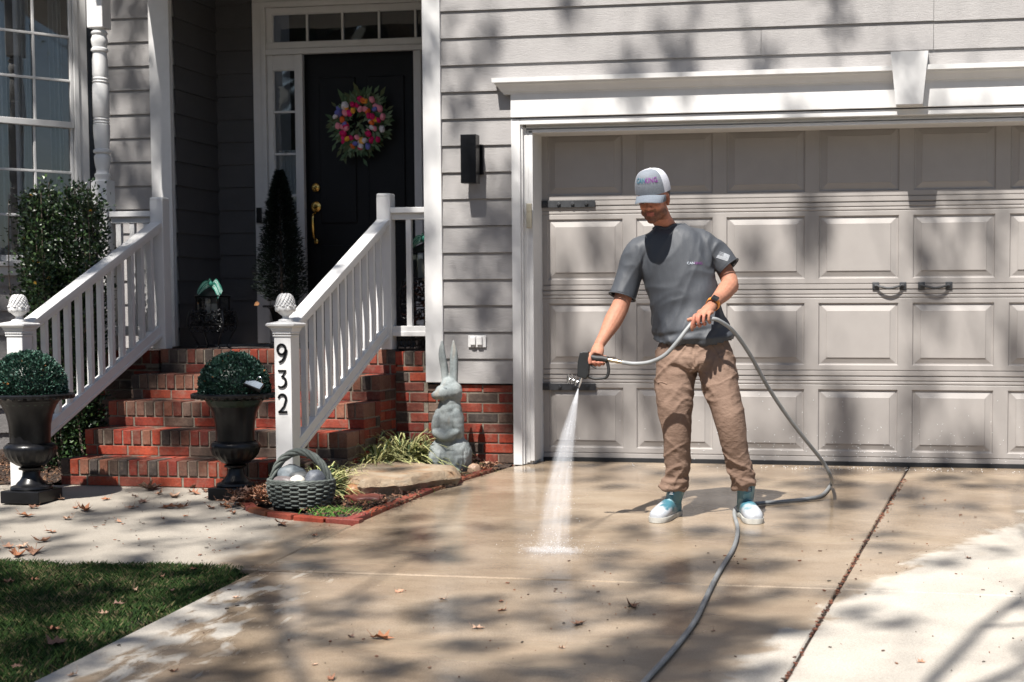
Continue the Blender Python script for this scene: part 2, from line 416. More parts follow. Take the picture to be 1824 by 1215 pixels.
# entry side wall (faces +x) and back wall
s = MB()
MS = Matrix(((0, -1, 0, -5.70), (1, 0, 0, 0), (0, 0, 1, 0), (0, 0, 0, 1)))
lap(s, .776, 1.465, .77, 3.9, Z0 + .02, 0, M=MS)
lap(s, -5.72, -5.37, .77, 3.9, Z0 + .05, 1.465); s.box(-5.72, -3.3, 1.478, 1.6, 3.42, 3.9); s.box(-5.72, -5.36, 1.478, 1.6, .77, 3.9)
s.build('entry_siding', 'porch_shade_siding', H)
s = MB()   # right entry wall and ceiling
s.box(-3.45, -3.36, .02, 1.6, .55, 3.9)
s.build('entry_side_wall', 'porch_shade_siding', H)
s = MB(); s.box(-5.9, -3.36, -.25, 1.6, 3.56, 3.74); s.build('porch_ceiling', 'white', H)
s = MB(); s.box(-5.9, -3.3, -.1, .04, 3.62, 3.95); s.build('porch_beam', 'white_wood', H)
s = MB()
s.add([(-9.5, -.30, 5.9), (3.8, -.30, 5.9), (3.8, 4.5, 8.6), (-9.5, 4.5, 8.6), (-9.5, -.30, 5.78), (3.8, -.30, 5.78), (3.8, 4.5, 8.48), (-9.5, 4.5, 8.48)],
      [(0, 1, 2, 3), (7, 6, 5, 4), (0, 4, 5, 1), (1, 5, 6, 2), (2, 6, 7, 3), (3, 7, 4, 0)])
s.build('roof', simple('shingles', (.09, .085, .08), .9, var=.3, nscale=12), H)
s = MB(); s.box(-5.9, -2.9, .02, .2, 3.95, 5.8); s.box(-2.9, 3.2, .02, .2, 3.9, 5.8); s.box(3.0, 3.2, .2, 5, 0, 5.8); s.box(-9.5, 3.2, 4.8, 5, 0, 5.8)
s.box(-9.4, -5.9, 1.6, 1.75, 0, 5.8); s.build('upper_wall', 'siding', H)
s = MB(); s.box(-2.75, 3.0, .8, 4.8, 2.6, 2.7); s.build('garage_ceiling', 'dark_room', H)
# corner boards
s = MB(); s.obox((-3.413, .005, 2.23), (.125, .056, 3.36), ch=.004); s.build('corner_board', 'white_wood', H)
s = MB(); s.obox((-5.79, .765, 2.31), (.165, .06, 3.08), ch=.004); s.obox((-5.7175, .80, 2.31), (.024, .075, 3.08), ch=.003); s.build('corner_board', 'white_wood', H)
# --- brick
REDS = [(.27, .036, .018), (.33, .046, .020), (.21, .030, .018), (.36, .060, .026), (.25, .044, .024), (.18, .042, .026)]
DARK = [(.085, .058, .046), (.12, .075, .055), (.065, .05, .044), (.16, .10, .075)]
PINK = [(.24, .095, .058), (.21, .095, .065), (.17, .075, .05)]
def bcol(pd=.25, pp=0.0):
    r = random.random()
    c = random.choice(DARK if r < pd else (PINK if r < pd + pp else REDS)); k = U(.60, .85)
    return tuple(x * k for x in c)
def brick(mb, c, size, axis, proud=0, ch=.004):
    """brick with softened edges and slightly uneven seating"""
    cx, cy, cz = c; j = .0015
    mb.obox((cx + U(-j, j), cy + U(-j, j), cz + U(-j, j)), (size[0] + U(-j, j), size[1], size[2] + U(-j, j)), Matrix.Rotation(U(-.006, .006), 3, 'Y'), ch)
def course(mb, x0, x1, Y, z, h, L, off=0, pd=.25, pp=0, depth=.09, gap=.011):
    x = x0 - off
    while x < x1 - .01:
        a = max(x, x0); b = min(x + L, x1)
        if b - a > .02:
            mb.cur = bcol(pd, pp); brick(mb, ((a + b) / 2, Y + depth / 2, z + h / 2), (b - a, depth, h), 0)
        x += L + gap
def brickwall(mb, mo, x0, x1, zA, zB, Y, pd=.25, soldier=0):
    z = zA; i = 0
    while z < zB - .02:
        h = min(.0575, zB - z)
        course(mb, x0, x1, Y, z, h, .205, (i % 2) * .108 + (x0 * 7 % 1) * .06, pd); z += .0685; i += 1
    mo.box(x0 + .002, x1 - .002, Y + .006, Y + .1, zA - .05, zB)
b = MB(); mo = MB()
brickwall(b, mo, -3.47, -2.86, -.06, .535, .006, .28)
# porch foundation face right of the steps, with a rowlock on top
brickwall(b, mo, -3.70, -3.47, -.06, .655, .004, .2)
course(b, -3.70, -3.462, 0, .668, .092, .057, 0, .25, .15)
mo.box(-3.69, -3.462, .008, .3, .64, .752)
b.build('brick_foundation', 'brick', H); mo.build('foundation_mortar', 'mortar', H); b = MB(); mo = MB()
brickwall(b, mo, -6.4, -5.46, -.06, .655, .03, .3); course(b, -6.4, -5.46, .026, .668, .092, .057, 0, .25); mo.box(-6.4, -5.46, .03, .3, .64, .752)
b.build('brick_foundation', 'brick', H); mo.build('foundation_mortar', 'mortar', H)
# porch floor
s = MB(); s.box(-6.45, -3.36, .10, 1.6, .60, .752); s.build('porch_floor', simple('porch_concrete', (.10, .08, .075), .8, var=.15), H)

# --- steps
ST = thing('brick_steps', (-4.6, -.6, -.06), 'red and brown brick front steps, five risers up to the porch', 'steps')
b = MB(); mo = MB(); R0 = .166; T0 = .29; ZL = .77
for i in range(5):            # i=0 landing edge
    zt = ZL - i * R0; Yf = -i * T0; xl, xr = (-5.43, -3.695) if i == 0 else (-5.50, -3.70)
    pd, pp = ((.35, .45), (.45, .35), (.3, .25), (.35, .15), (.4, .2))[i]
    # rowlock nosing: header faces .094 high, bricks .2 deep
    x = xl
    while x < xr - .02:
        wd = min(.0565, xr - x); b.cur = bcol(pd, pp)
        brick(b, (x + wd / 2, Yf + .1, zt - .047), (wd, .2, .094), 0); x += wd + .0105
    x = xl
    while x < xr - .02 and i:   # second row of the tread
        wd = min(.0565, xr - x); b.cur = bcol(pd, 0)
        brick(b, (x + wd / 2, Yf + .26, zt - .047), (wd, .1, .094), 0); x += wd + .0105
    course(b, xl, xr, Yf + .004, zt - .1625, .0575, .205, (i % 2) * .1 + .03, .3, 0)
    mo.box(xl + .006, xr - .006, Yf + .008, Yf + T0 + .012 if i else .12, -.14, zt - .006)
    # right-hand cheek bricks (side face of each step)
    zc = zt - .104 - .0575
    while zc > -.12:
        y = Yf + .0; k = 0
        ln = .205 if int(zc * 100) % 2 else .09
        yE = Yf + T0 if i else .0
        while y < min(yE, .0) - .02:
            w_ = min(ln, yE - y); b.cur = bcol(.3)
            b.obox((xr - .045, y + w_ / 2, zc + .029), (.092, w_ - .002, .0575), None, .004); y += w_ + .011; ln = .205
        zc -= .0685
b.build('brickwork', 'brick', ST); mo.build('mortar', 'mortar', ST)

# --- front door group
Yb = 1.465
def casing_v(mb, x0, x1, z0, z1, y=Yb, pr=.03): mb.obox(((x0 + x1) / 2, y - pr / 2, (z0 + z1) / 2), (x1 - x0, pr, z1 - z0), ch=.004)
c = MB()
casing_v(c, -5.375, -5.300, .78, 3.44); casing_v(c, -5.300, -5.262, .78, 3.40, pr=.045); casing_v(c, -5.262, -5.215, .79, 3.396, pr=.017)
casing_v(c, -5.375, -3.46, 3.44, 3.56); casing_v(c, -5.30, -3.46, 3.395, 3.438, pr=.045); casing_v(c, -5.262, -3.46, 3.345, 3.393, pr=.018)
casing_v(c, -5.262, -3.46, 3.075, 3.125, pr=.03); casing_v(c, -5.262, -3.46, 3.03, 3.073, pr=.042)
casing_v(c, -5.262, -5.02, 2.915, 3.028, pr=.014)
casing_v(c, -5.030, -5.002, .79, 3.028, pr=.03); casing_v(c, -5.000, -4.957, .79, 3.026, pr=.045)
casing_v(c, -4.052, -3.99, .79, 3.026, pr=.045); casing_v(c, -3.99, -3.75, .79, 3.026, pr=.02)
casing_v(c, -5.214, -5.03, .78, 1.0, pr=.014)
c.box(-5.36, -3.4, Yb + .02, Yb + .06, 3.38, 3.6); c.box(-5.370, -5.212, Yb - .006, Yb + .03, 3.335, 3.47)
c.build('entry_frame', 'white_wood', H)
dpan = MB(); dpan.box(-4.957, -4.052, Yb + .03, Yb + .075, .80, 3.03)
for z0_, z1_ in ((.95, 1.55), (1.72, 2.85)):
    for x0_ in (-4.86, -4.46): dpan.obox((x0_ + .16, Yb + .026, (z0_ + z1_) / 2), (.30, .02, z1_ - z0_), ch=.008)
fd = dpan.build('front_door', 'black_door', H)
MX = Matrix.Rotation(math.pi / 2, 3, 'X')
for z_, r_, nm_ in ((2.00, .034, 'deadbolt'), (1.85, .042, 'handle_rosette')):
    k = MB()
    k.lathe([(r_ * .2, 0), (r_, 0), (r_, .006), (r_ * .8, .012), (r_ * .45, .016), (r_ * .4, .03), (.001, .032)], (-4.885, Yb + .015, z_), 20, M=MX)
    k.build(nm_, 'brass', fd, smooth=True)
k = MB(); k.tube(catmull([(-4.885, Yb, 1.80), (-4.885, Yb - .045, 1.775), (-4.886, Yb - .05, 1.70), (-4.886, Yb - .035, 1.62), (-4.884, Yb, 1.585)], 6), catr([.009, .011, .013, .010, .008], 6), 8)
k.ell((-4.884, Yb + .005, 1.58), (.02, .012, .024)); k.build('door_handle', 'brass', fd, smooth=True)
dk = MB(); dk.box(-5.3, -3.5, Yb + .5, Yb + .52, .8, 3.5); dk.build('hall_wall', 'dark_room', H)
def lites(name, x0, x1, z0, z1, vb, hb, y=Yb):
    fr = MB()
    fr.box(x0 - .004, x1 + .004, y - .008, y + .006, z0 - .004, z0 + .006); fr.box(x0 - .004, x1 + .004, y - .008, y + .006, z1 - .006, z1 + .004)
    fr.box(x0 - .004, x0 + .006, y - .009, y + .007, z0 - .003, z1 + .003); fr.box(x1 - .006, x1 + .004, y - .009, y + .007, z0 - .003, z1 + .003)
    for x in vb: fr.obox((x, y - .006, (z0 + z1) / 2), (.017, .018, z1 - z0), ch=.003)
    for z in hb: fr.obox(((x0 + x1) / 2, y - .004, z), (x1 - x0, .018, .017), ch=.003)
    fo = fr.build(name, 'white_wood', H)
    gl = MB(); gl.add([(x0, y + .004, z0), (x1, y + .004, z0), (x1, y + .004, z1), (x0, y + .004, z1)], [(0, 1, 2, 3)]); gl.build('pane', 'glass', fo)
    return fo
lites('transom_window', -5.214, -3.99, 3.125, 3.345, [-4.926, -4.635, -4.337, -4.042], [])
sl = lites('sidelight_window', -5.214, -5.03, 1.0, 2.915, [], [2.59, 2.263, 1.94, 1.62, 1.3])
cu = MB()
for i in range(24):
    x0_ = -5.21 + i * .0075; cu.add([(x0_, Yb + .06 + .008 * math.sin(i * 1.7), .95), (x0_ + .0075, Yb + .06 + .008 * math.sin((i + 1) * 1.7), .95), (x0_ + .0075, Yb + .06 + .008 * math.sin((i + 1) * 1.7), 2.3), (x0_, Yb + .06 + .008 * math.sin(i * 1.7), 2.3)], [(0, 1, 2, 3)])
cu.build('curtain', 'fabric_white', sl, smooth=True)

# --- bay window, turned 52 degrees to the wall
J = Vector((-6.353, .776, 0)); BD = Vector((.61, .793, 0)).normalized(); BN = Vector((BD.y, -BD.x, 0))
MBay = Matrix.Translation(J) @ Matrix((( BD.x, -BN.x, 0), (BD.y, -BN.y, 0), (0, 0, 1))).to_4x4()
def bb(mb, s0, s1, p0, p1, z0, z1, ch=.003):
    """box in bay coordinates: s along wall, p proud distance (towards outside)"""
    mb.obox(MBay @ Vector(((s0 + s1) / 2, -(p0 + p1) / 2, (z0 + z1) / 2)), (s1 - s0, p1 - p0, z1 - z0), MBay.to_3x3(), ch)
s = MB()
lap(s, -1.9, -.72, 0, 3.9, Z0 - .03, 0, M=MBay); lap(s, -.74, .0, 0, 1.36, Z0 - .03, 0, M=MBay)
lap(s, -.04, .3, 0, 3.9, Z0 - .03, 0, M=MBay); lap(s, -.74, .0, 3.5, 3.9, Z0 - .03, 0, M=MBay)
bb(s, -1.9, -.80, -.12, -.013, 0, 3.9, 0); bb(s, -.05, .1, -.12, -.013, 0, 3.9, 0); bb(s, -.8, -.05, -.12, -.013, 0, 1.38, 0)
s.build('bay_siding', 'siding', H)
wn = MB()
for a0, a1, p in ((-.125, -.055, .034), (-.16, -.125, .045), (-.79, -.755, .045), (-.86, -.79, .034)): bb(wn, a0, a1, -.01, p, 1.40, 3.6)
bb(wn, -.90, -.03, -.01, .06, 1.365, 1.398); bb(wn, -.88, -.05, -.01, .04, 1.30, 1.364)
bb(wn, -.79, -.125, -.01, .045, 3.55, 3.62)
bw = wn.build('bay_window', 'white_wood', H)
sh_ = MB(); bb(sh_, -.052, .075, .002, .030, 1.42, 3.6)
for z in [1.47 + .045 * i for i in range(46)]: bb(sh_, -.035, .058, .028, .036, z, z + .022, .002)
sh_.build('shutter', simple('navy_shutter', (.010, .014, .022), .5, var=.1), H)
def sash(zb, zt, p, hs, name):
    f = MB(); L, R_ = -.752, -.163; w_ = .035
    bb(f, L, L + w_, p - .03, p, zb, zt); bb(f, R_ - w_ * .6, R_, p - .03, p, zb, zt)
    bb(f, L + w_, R_ - w_ * .6, p - .03, p + .002, zb, zb + .045); bb(f, L + w_, R_ - w_ * .6, p - .03, p + .002, zt - .045, zt)
    for sv in (-.447,): bb(f, sv - .009, sv + .009, p - .018, p - .003, zb + .045, zt - .045)
    for z in hs: bb(f, L + w_, R_ - w_ * .6, p - .017, p - .002, z - .009, z + .009)
    fo = f.build(name, 'white_wood', bw)
    q = MB(); q.add([MBay @ Vector(v) for v in ((L + w_, -(p - .02), zb + .03), (R_ - w_ * .6, -(p - .02), zb + .03), (R_ - w_ * .6, -(p - .02), zt - .03), (L + w_, -(p - .02), zt - .03))], [(0, 1, 2, 3)])
    q.build('pane', 'glass', bw)
sash(2.40, 3.55, .030, [2.747, 3.07, 3.38], 'upper_sash'); sash(1.402, 2.445, .005, [1.743, 2.071], 'lower_sash')
cu = MB()
for (s0, s1, zt_, ph, dep) in ((-.74, -.60, 3.55, 0, .10), (-.53, -.42, 3.55, 2, .12), (-.30, -.20, 3.55, 4, .10)):
    n_ = 26
    P_ = []
    for i in range(n_ + 1):
        t = i / n_; s_ = s0 + (s1 - s0) * t
        P_.append((s_, dep + .022 * math.sin(t * 19 + ph) + .01 * math.sin(t * 41 + ph)))
    for i in range(n_):
        (a, p), (b_, q_) = P_[i], P_[i + 1]
        cu.add([MBay @ Vector(v) for v in ((a, p, 1.2), (b_, q_, 1.2), (b_, q_, zt_), (a, p, zt_))], [(0, 1, 2, 3)])
cu.build('curtain', 'fabric_white', bw, smooth=True)
s = MB(); bb(s, -1.4, .4, -1.4, -1.3, 1, 3.9, 0); s.build('room_wall', 'dark_room', H)
s = MB(); bb(s, -1.45, .4, -1.4, -.13, 3.9, 3.95, 0); s.build('room_ceiling', 'dark_room', H)

# --- garage opening trim
t = MB()
def trim_v(x0, x1, p, z0, z1): t.obox(((x0 + x1) / 2, -p / 2, (z0 + z1) / 2), (x1 - x0, p, z1 - z0), ch=.004)
trim_v(-2.862, -2.800, .030, .0, 2.302)      # flat casing
t.box(-2.800, -2.788, -.012, .02, .005, 2.262)
for xs, ws, yd in ((-2.796, .018, .03), (-2.778, .022, .07), (-2.756, .03, .24)): t.obox((xs + ws / 2, yd / 2 + .01, 1.13), (ws, yd, 2.25 - (xs + 2.796)), ch=.003)
t.obox((-2.77, .12, 1.13), (.05, .18, 2.26), ch=.003)
t.obox((-2.7365, .205, 1.115), (.025, .04, 2.22), ch=.003)
t.obox((.18, -.015, 2.282), (5.96, .030, .040), ch=.004)
for zs, hs_, yd in ((2.244, .018, .03), (2.226, .018, .07), (2.212, .014, .235)): t.obox((.18, yd / 2 + .01, zs + hs_ / 2), (5.9, yd, hs_), ch=.002)
t.obox((.18, .1, 2.25), (5.9, .18, .04), ch=.002)
t.build('garage_casing', 'white_wood', H)
t = MB()
t.obox((.18, -.022, 2.387), (6.08, .044, .155), ch=.003)                    # frieze
prof = [(0, 2.462), (.050, 2.462), (.052, 2.474), (.060, 2.476), (.066, 2.488), (.080, 2.508), (.094, 2.520), (.098, 2.530), (.110, 2.532), (.112, 2.562), (0, 2.572)]
xl, xr = -2.858, 3.22
vs = []
for sx, X in ((-1, xl), (1, xr)):
    for p_, z_ in prof: vs.append((X + sx * p_, -p_ if p_ else .0, z_))
n_ = len(prof)
fs = [(i, i + 1, i + 1 + n_, i + n_) for i in range(n_ - 1)]
t.add(vs, [f[::-1] for f in fs])
vs = []                                                               # left return
for p_, z_ in prof: vs += [(xl - p_, -p_, z_), (xl - p_, .0, z_)]
t.add(vs, [(2 * i, 2 * i + 1, 2 * i + 3, 2 * i + 2) for i in range(n_ - 1)])
t.build('cornice', 'white_wood', H)
t = MB(); kz0, kz1 = 2.318, 2.645
kp = [(-.338, kz0), (-.172, kz0), (-.140, kz1), (-.372, kz1)]
t.add([(x, -.128, z) for x, z in kp] + [(x, .0, z) for x, z in kp], [(0, 1, 2, 3), (1, 5, 6, 2), (4, 0, 3, 7), (3, 2, 6, 7), (0, 4, 5, 1)])
t.build('keystone', 'white_wood', H)
# --- garage door, four sections of eight raised panels
gd = MB(); YD = .245; PW = .614; X0 = -2.734; SH = .571
for r in range(4):
    zb = .03 + r * SH - (.0 if r else 0); 
    # horizontal rails with V grooves at the joints
    zs = [(zb, .0), (zb + .004, -.004), (zb + .030, -.004), (zb + .033, .006), (zb + .040, .0)]
    ztop = zb + SH; top = [(ztop - .062, .0), (ztop - .058, .003), (ztop - .052, -.003), (ztop - .040, -.003), (ztop - .034, .003), (ztop - .028, -.004), (ztop - .008, -.004), (ztop - .004, .006), (ztop, .007)]
    for seq in (zs, top):
        for (a, pa), (b_, pb) in zip(seq[:-1], seq[1:]):
            gd.add([(X0, YD + pa, a), (X0 + 8 * PW, YD + pa, a), (X0 + 8 * PW, YD + pb, b_), (X0, YD + pb, b_)], [(0, 1, 2, 3)])
    zc0, zc1 = zb + .040, ztop - .062
    for cidx in range(8):
        x0_, x1_ = X0 + cidx * PW, X0 + (cidx + 1) * PW
        rects = [(x0_, x1_, zc0, zc1, 0), (x0_ + .046, x1_ - .046, zc0 + .030, zc1 - .028, 0), (x0_ + .052, x1_ - .052, zc0 + .036, zc1 - .034, .011),
                 (x0_ + .060, x1_ - .060, zc0 + .043, zc1 - .041, .012), (x0_ + .097, x1_ - .097, zc0 + .078, zc1 - .078, .001), (x0_ + .100, x1_ - .100, zc0 + .081, zc1 - .081, -.003)]
        vs = []
        for a, b_, c_, d_, y in rects: vs += [(a, YD + y, c_), (b_, YD + y, c_), (b_, YD + y, d_), (a, YD + y, d_)]
        fs = [(4 * i + k, 4 * i + (k + 1) % 4, 4 * i + 4 + (k + 1) % 4, 4 * i + 4 + k) for i in range(5) for k in range(4)] + [(20, 21, 22, 23)]
        gd.add(vs, fs)
gdo = gd.build('garage_door', 'door_grey', H)
s = MB(); s.box(X0, X0 + 8 * PW, YD - .01, YD + .03, -.004 + .008, .032); s.build('bottom_seal', 'rubber', gdo)
for zc in (1.755, .515):
    s = MB(); s.obox((-2.545, YD - .014, zc), (.385, .006, .048), ch=.0015); s.obox((-2.732, YD - .018, zc), (.012, .02, .075), ch=.002)
    for i in range(4): s.obox((-2.70 + i * .096, YD - .022, zc), (.020, .014, .020), Matrix.Rotation(math.pi / 4, 3, 'Y'), .003)
    s.build('hinge_strap', 'iron_grey', gdo)
for x in (-.383, -.088):
    s = MB(); zc = 1.192
    for sg in (-1, 1): s.obox((x + sg * .088, YD - .010, zc), (.044, .010, .048), ch=.003); s.ell((x + sg * .088, YD - .018, zc), (.010, .006, .010))
    s.tube(catmull([(x - .085, YD - .022, zc + .004), (x - .055, YD - .034, zc - .006), (x, YD - .040, zc - .016), (x + .055, YD - .034, zc - .006), (x + .085, YD - .022, zc + .004)], 5), .0075, 8)
    s.build('pull_handle', 'iron_grey', gdo, smooth=True)

# ============================================================ things fixed on the house
L = thing('wall_lamp', (-3.12, -.02, 2.03), 'black box-shaped up-and-down wall lamp on the grey siding beside the garage', 'lamp')
s = MB(); s.obox((-3.124, -.098, 2.036), (.106, .085, .320), ch=.003); s.build('housing', 'black_iron', L)
s = MB(); s.obox((-3.124, -.035, 2.06), (.05, .055, .05)); s.obox((-3.112, -.017, 2.04), (.11, .02, .20), ch=.003); s.build('mounting_plate', 'black_iron', L)
O = thing('wall_outlet', (-3.11, -.01, .80), 'white weatherproof double outlet cover low on the grey siding above the rabbit statue', 'outlet')
s = MB(); s.obox((-3.113, -.016, .829), (.125, .012, .080), ch=.003); s.build('cover_plate', 'white', O)
for x in (-3.139, -3.092):
    s = MB(); s.obox((x, -.028, .832), (.036, .022, .056), ch=.004); s.obox((x, -.024, .797), (.012, .012, .012)); s.build('flip_lid', 'white', O)
K = MB(); K.obox((-2.744, -.022, 1.663), (.037, .018, .165), ch=.006); K.box(-2.757, -2.731, -.034, -.030, 1.69, 1.73)
tag(K.build('garage_keypad', 'cream', loc=(-2.744, 0, 1.58)), 'slim cream keypad with a slide-up cover on the left garage casing', 'keypad')
K = MB(); K.obox((-5.337, Yb - .045, 1.786), (.042, .022, .12), ch=.005); K.build
K.lathe([(.011, 0), (.011, .004), (.001, .005)], (-5.337, Yb - .055, 1.765), 14, M=MX)
tag(K.build('doorbell', 'black_iron', loc=(-5.337, Yb, 1.72)), 'black button doorbell on the white casing left of the front door', 'doorbell')
# ============================================================ railings and porch posts
def pine(mb, c, s=1.0):
    """pineapple finial: scaled dome over a collar of leaves on a small foot"""
    c = Vector(c)
    mb.lathe([(r * s, z * s) for r, z in [(.036, 0), (.042, .006), (.040, .012), (.024, .018), (.017, .026), (.020, .034), (.034, .044), (.048, .058), (.055, .074), (.054, .086)]], c, 28)
    R = lambda t: .053 * max(0, math.cos(t)) ** .62; Z = lambda t: .078 + .082 * math.sin(t)
    mb.lathe([(R(t) * .96 * s + .0004, Z(t) * s) for t in [i / 15 * 1.55 for i in range(16)]], c, 40, cap=False)
    for row in range(9):                                 # diamond scales
        t = .10 + row * .155; r = R(t); z = Z(t); n = max(6, int(17 * (r / .053)))
        for k in range(n):
            a = 2 * math.pi * (k + .5 * (row % 2)) / n; M = Matrix.Rotation(a, 3, 'Z') @ Matrix.Rotation(-t, 3, 'Y') @ Matrix.Rotation(.785, 3, 'X')
            mb.obox(c + Vector((r * math.cos(a), r * math.sin(a), z)) * s, (.007 * s, .0105 * s, .0105 * s), M, .002)
    for k in range(9):                                   # acanthus collar
        a = 2 * math.pi * k / 9; M = Matrix.Rotation(a, 3, 'Z')
        mb.ell(c + M @ Vector((.052, 0, .074)) * s, (.007 * s, .018 * s, .018 * s), M, 8, 6)
        mb.ell(c + M @ Vector((.059, 0, .090)) * s, (.005 * s, .010 * s, .006 * s), M, 6, 5)
def capital(mb, x, y, z, w=.105):
    for a, b_, zz, h in ((w + .012, w + .012, 0, .012), (w + .030, w + .030, .038, .014)): mb.obox((x, y, z + zz + h / 2), (a, b_, h), ch=.004)
    for sg in range(4):                                  # rope moulding
        M = Matrix.Rotation(sg * math.pi / 2, 3, 'Z')
        for i in range(10):
            p = M @ Vector((-w / 2 - .004 + (i + .5) * (w + .008) / 10, -w / 2 - .006, 0)); mb.ell((x + p.x, y + p.y, z + .021), (.0085, .006, .007), M @ Matrix.Rotation(.6, 3, 'Y'), 6, 5)
    h0, h1 = w / 2 + .008, w / 2 + .034                  # flared cap
    vs = []
    for hh, zz in ((h0, .028), (h0 + .008, .052), (h1, .064), (h1 + .002, .074), (h1 - .006, .080), (.030, .092)):
        vs += [(x - hh, y - hh, z + zz), (x + hh, y - hh, z + zz), (x + hh, y + hh, z + zz), (x - hh, y + hh, z + zz)]
    mb.add(vs, [(4 * i + k, 4 * i + (k + 1) % 4, 4 * i + 4 + (k + 1) % 4, 4 * i + 4 + k) for i in range(5) for k in range(4)] + [(20, 21, 22, 23), (3, 2, 1, 0)])
YB_ = -1.46
def stair_rail(XT, X, label, numbers=False):
    R = thing('stair_railing', (X, YB_, -.08), label, 'railing')
    xa = lambda y: XT + (X - XT) * (y - .05) / (YB_ - .05)
    m = MB(); m.obox((XT, .05, 1.290), (.098, .098, 1.036), ch=.004)
    m.obox((XT, .05, 1.815), (.100, .100, .03), ch=.010); m.build('top_post', 'white_wood', R)
    m = MB(); m.obox((X, YB_, .42), (.105, .105, 1.03), ch=.004); capital(m, X, YB_, .885, .105); npst = m.build('newel_post', 'white_wood', R)
    f = MB(); pine(f, (X, YB_, .972), 1.04); f.build('finial', 'white', npst, smooth=True)
    # rail lines z = a + b*y
    zt = lambda y: 1.655 + .490 * y           # top of hand rail
    zb = lambda y: .852 + .490 * y            # underside of bottom rail
    y0, y1 = YB_ + .05, .005
    m = MB(); dn = Vector((0, y1 - y0, .490 * (y1 - y0)))
    m.bar((xa(y0), y0, zt(y0) - .018), (xa(y1), y1, zt(y1) - .018), .092, .034, .004)
    m.bar((xa(y0), y0, zt(y0) - .055), (xa(y1), y1, zt(y1) - .055), .050, .040, .003); m.build('handrail', 'white_wood', R)
    m = MB(); m.bar((xa(y0), y0, zb(y0) + .045), (xa(y1), y1, zb(y1) + .045), .050, .080, .004); m.bar((xa(y0), y0, zb(y0) + .012), (xa(y1), y1, zb(y1) + .012), .062, .024, .003); m.build('bottom_rail', 'white_wood', R)
    n = 12; sp = (y1 - y0) / (n + .35)
    for i in range(n):
        y = y0 + sp * (i + .62); m = MB(); a, b_ = zb(y) + .075, zt(y) - .06
        hh = .017; vs = []
        for z_, f_ in ((a, zb), (b_, zt)):
            for dx, dy in ((-1, -1), (1, -1), (1, 1), (-1, 1)): vs.append((xa(y) + dx * hh, y + dy * hh, z_ + .490 * dy * hh))
        m.add(vs, [(0, 1, 5, 4), (1, 2, 6, 5), (2, 3, 7, 6), (3, 0, 4, 7)]); m.build('baluster', 'white_wood', R)
    if numbers:
        def stroke(pts, wd):
            q = MB(); P = [Vector((p[0], 0, p[1])) for p in pts]; hw = [w_ / 2 for w_ in wd]; vs = []; n_ = len(P)
            for i, p in enumerate(P):
                t = (P[min(i + 1, n_ - 1)] - P[max(i - 1, 0)]).normalized(); s_ = Vector((-t.z, 0, t.x))
                vs += [p + s_ * hw[i], p - s_ * hw[i], p + s_ * hw[i] + Vector((0, -.006, 0)), p - s_ * hw[i] + Vector((0, -.006, 0))]
            fs = []
            for i in range(n_ - 1):
                a = 4 * i; fs += [(a + 2, a + 3, a + 7, a + 6), (a, a + 2, a + 6, a + 4), (a + 1, a + 5, a + 7, a + 3), (a, a + 4, a + 5, a + 1)]
            fs += [(0, 1, 3, 2), (4 * n_ - 4, 4 * n_ - 2, 4 * n_ - 1, 4 * n_ - 3)]
            q.add(vs, fs); return q
        def arc(cx, cz, rx, rz, a0, a1, n_=22): return [(cx + rx * math.cos(math.radians(a0 + (a1 - a0) * i / n_)), cz + rz * math.sin(math.radians(a0 + (a1 - a0) * i / n_))) for i in range(n_ + 1)]
        def digit(name, parts, cz):
            q = MB()
            for pts, wd in parts:
                if not hasattr(wd, '__len__'): wd = [wd] * len(pts)
                t_ = stroke([(X - .004 + a, cz + b_) for a, b_ in pts], wd)
                q.add([v + Vector((0, YB_ - .0535, 0)) for v in t_.v], t_.f)
            q.build(name, 'black_iron', npst)
        k = .0135
        nine = [(arc(0, .021, .025, .029, 0, 360, 32), k), ([(.0305, .021)] + [(.026 + .0035 * math.cos(t), .021 - t * .026) for t in (.2, .5)] + [(.024, -.005), (.016, -.028), (.004, -.044), (-.012, -.053), (-.018, -.0535)], [.011, .012, .013, .014, .014, .014, .012, .011])]
        digit('house_number', nine, .790)
        three = [([(-.024, .046), (.026, .046)], .011), ([(.023, .043), (.0, .012)], [.007, .008]), (arc(-.006, -.019, .030, .031, 88, -128, 24), [.008 + .007 * math.sin(i / 24 * 3.14) for i in range(25)])]
        digit('house_number', three, .640)
        two = [(arc(-.001, .025, .024, .027, 168, -30, 20) + [(.010, -.018), (-.010, -.040), (-.024, -.052)], [.009 + .006 * math.sin(i / 23 * 3.14) for i in range(24)]), ([(-.026, -.0525), (.028, -.050)], [.011, .013])]
        digit('house_number', two, .495)
    return R
stair_rail(-3.772, -3.832, 'white stair railing whose pineapple-topped bottom post carries black house numbers', True)
stair_rail(-5.44, -5.565, 'white stair railing on the far left of the brick steps, pineapple finial, no numbers')
def flat_rail(x0, x1, label, n):
    R = thing('porch_railing', ((x0 + x1) / 2, .05, .85), label, 'railing')
    m = MB(); m.obox(((x0 + x1) / 2, .045, 1.715), (x1 - x0, .085, .038), ch=.004); m.obox(((x0 + x1) / 2, .05, 1.675), (x1 - x0, .045, .044), ch=.003); m.build('top_rail', 'white_wood', R)
    m = MB(); m.obox(((x0 + x1) / 2, .05, .912), (x1 - x0, .052, .040), ch=.003); m.obox(((x0 + x1) / 2, .05, .878), (x1 - x0, .07, .032), ch=.003); m.build('bottom_rail', 'white_wood', R)
    for i in range(n):
        x = x0 + (x1 - x0) * (i + .5) / n if n > 1 else x0 + (x1 - x0) * .47
        m = MB(); m.box(x - .018, x + .018, .033, .067, .93, 1.655); m.build('baluster', 'white_wood', R)
    return R
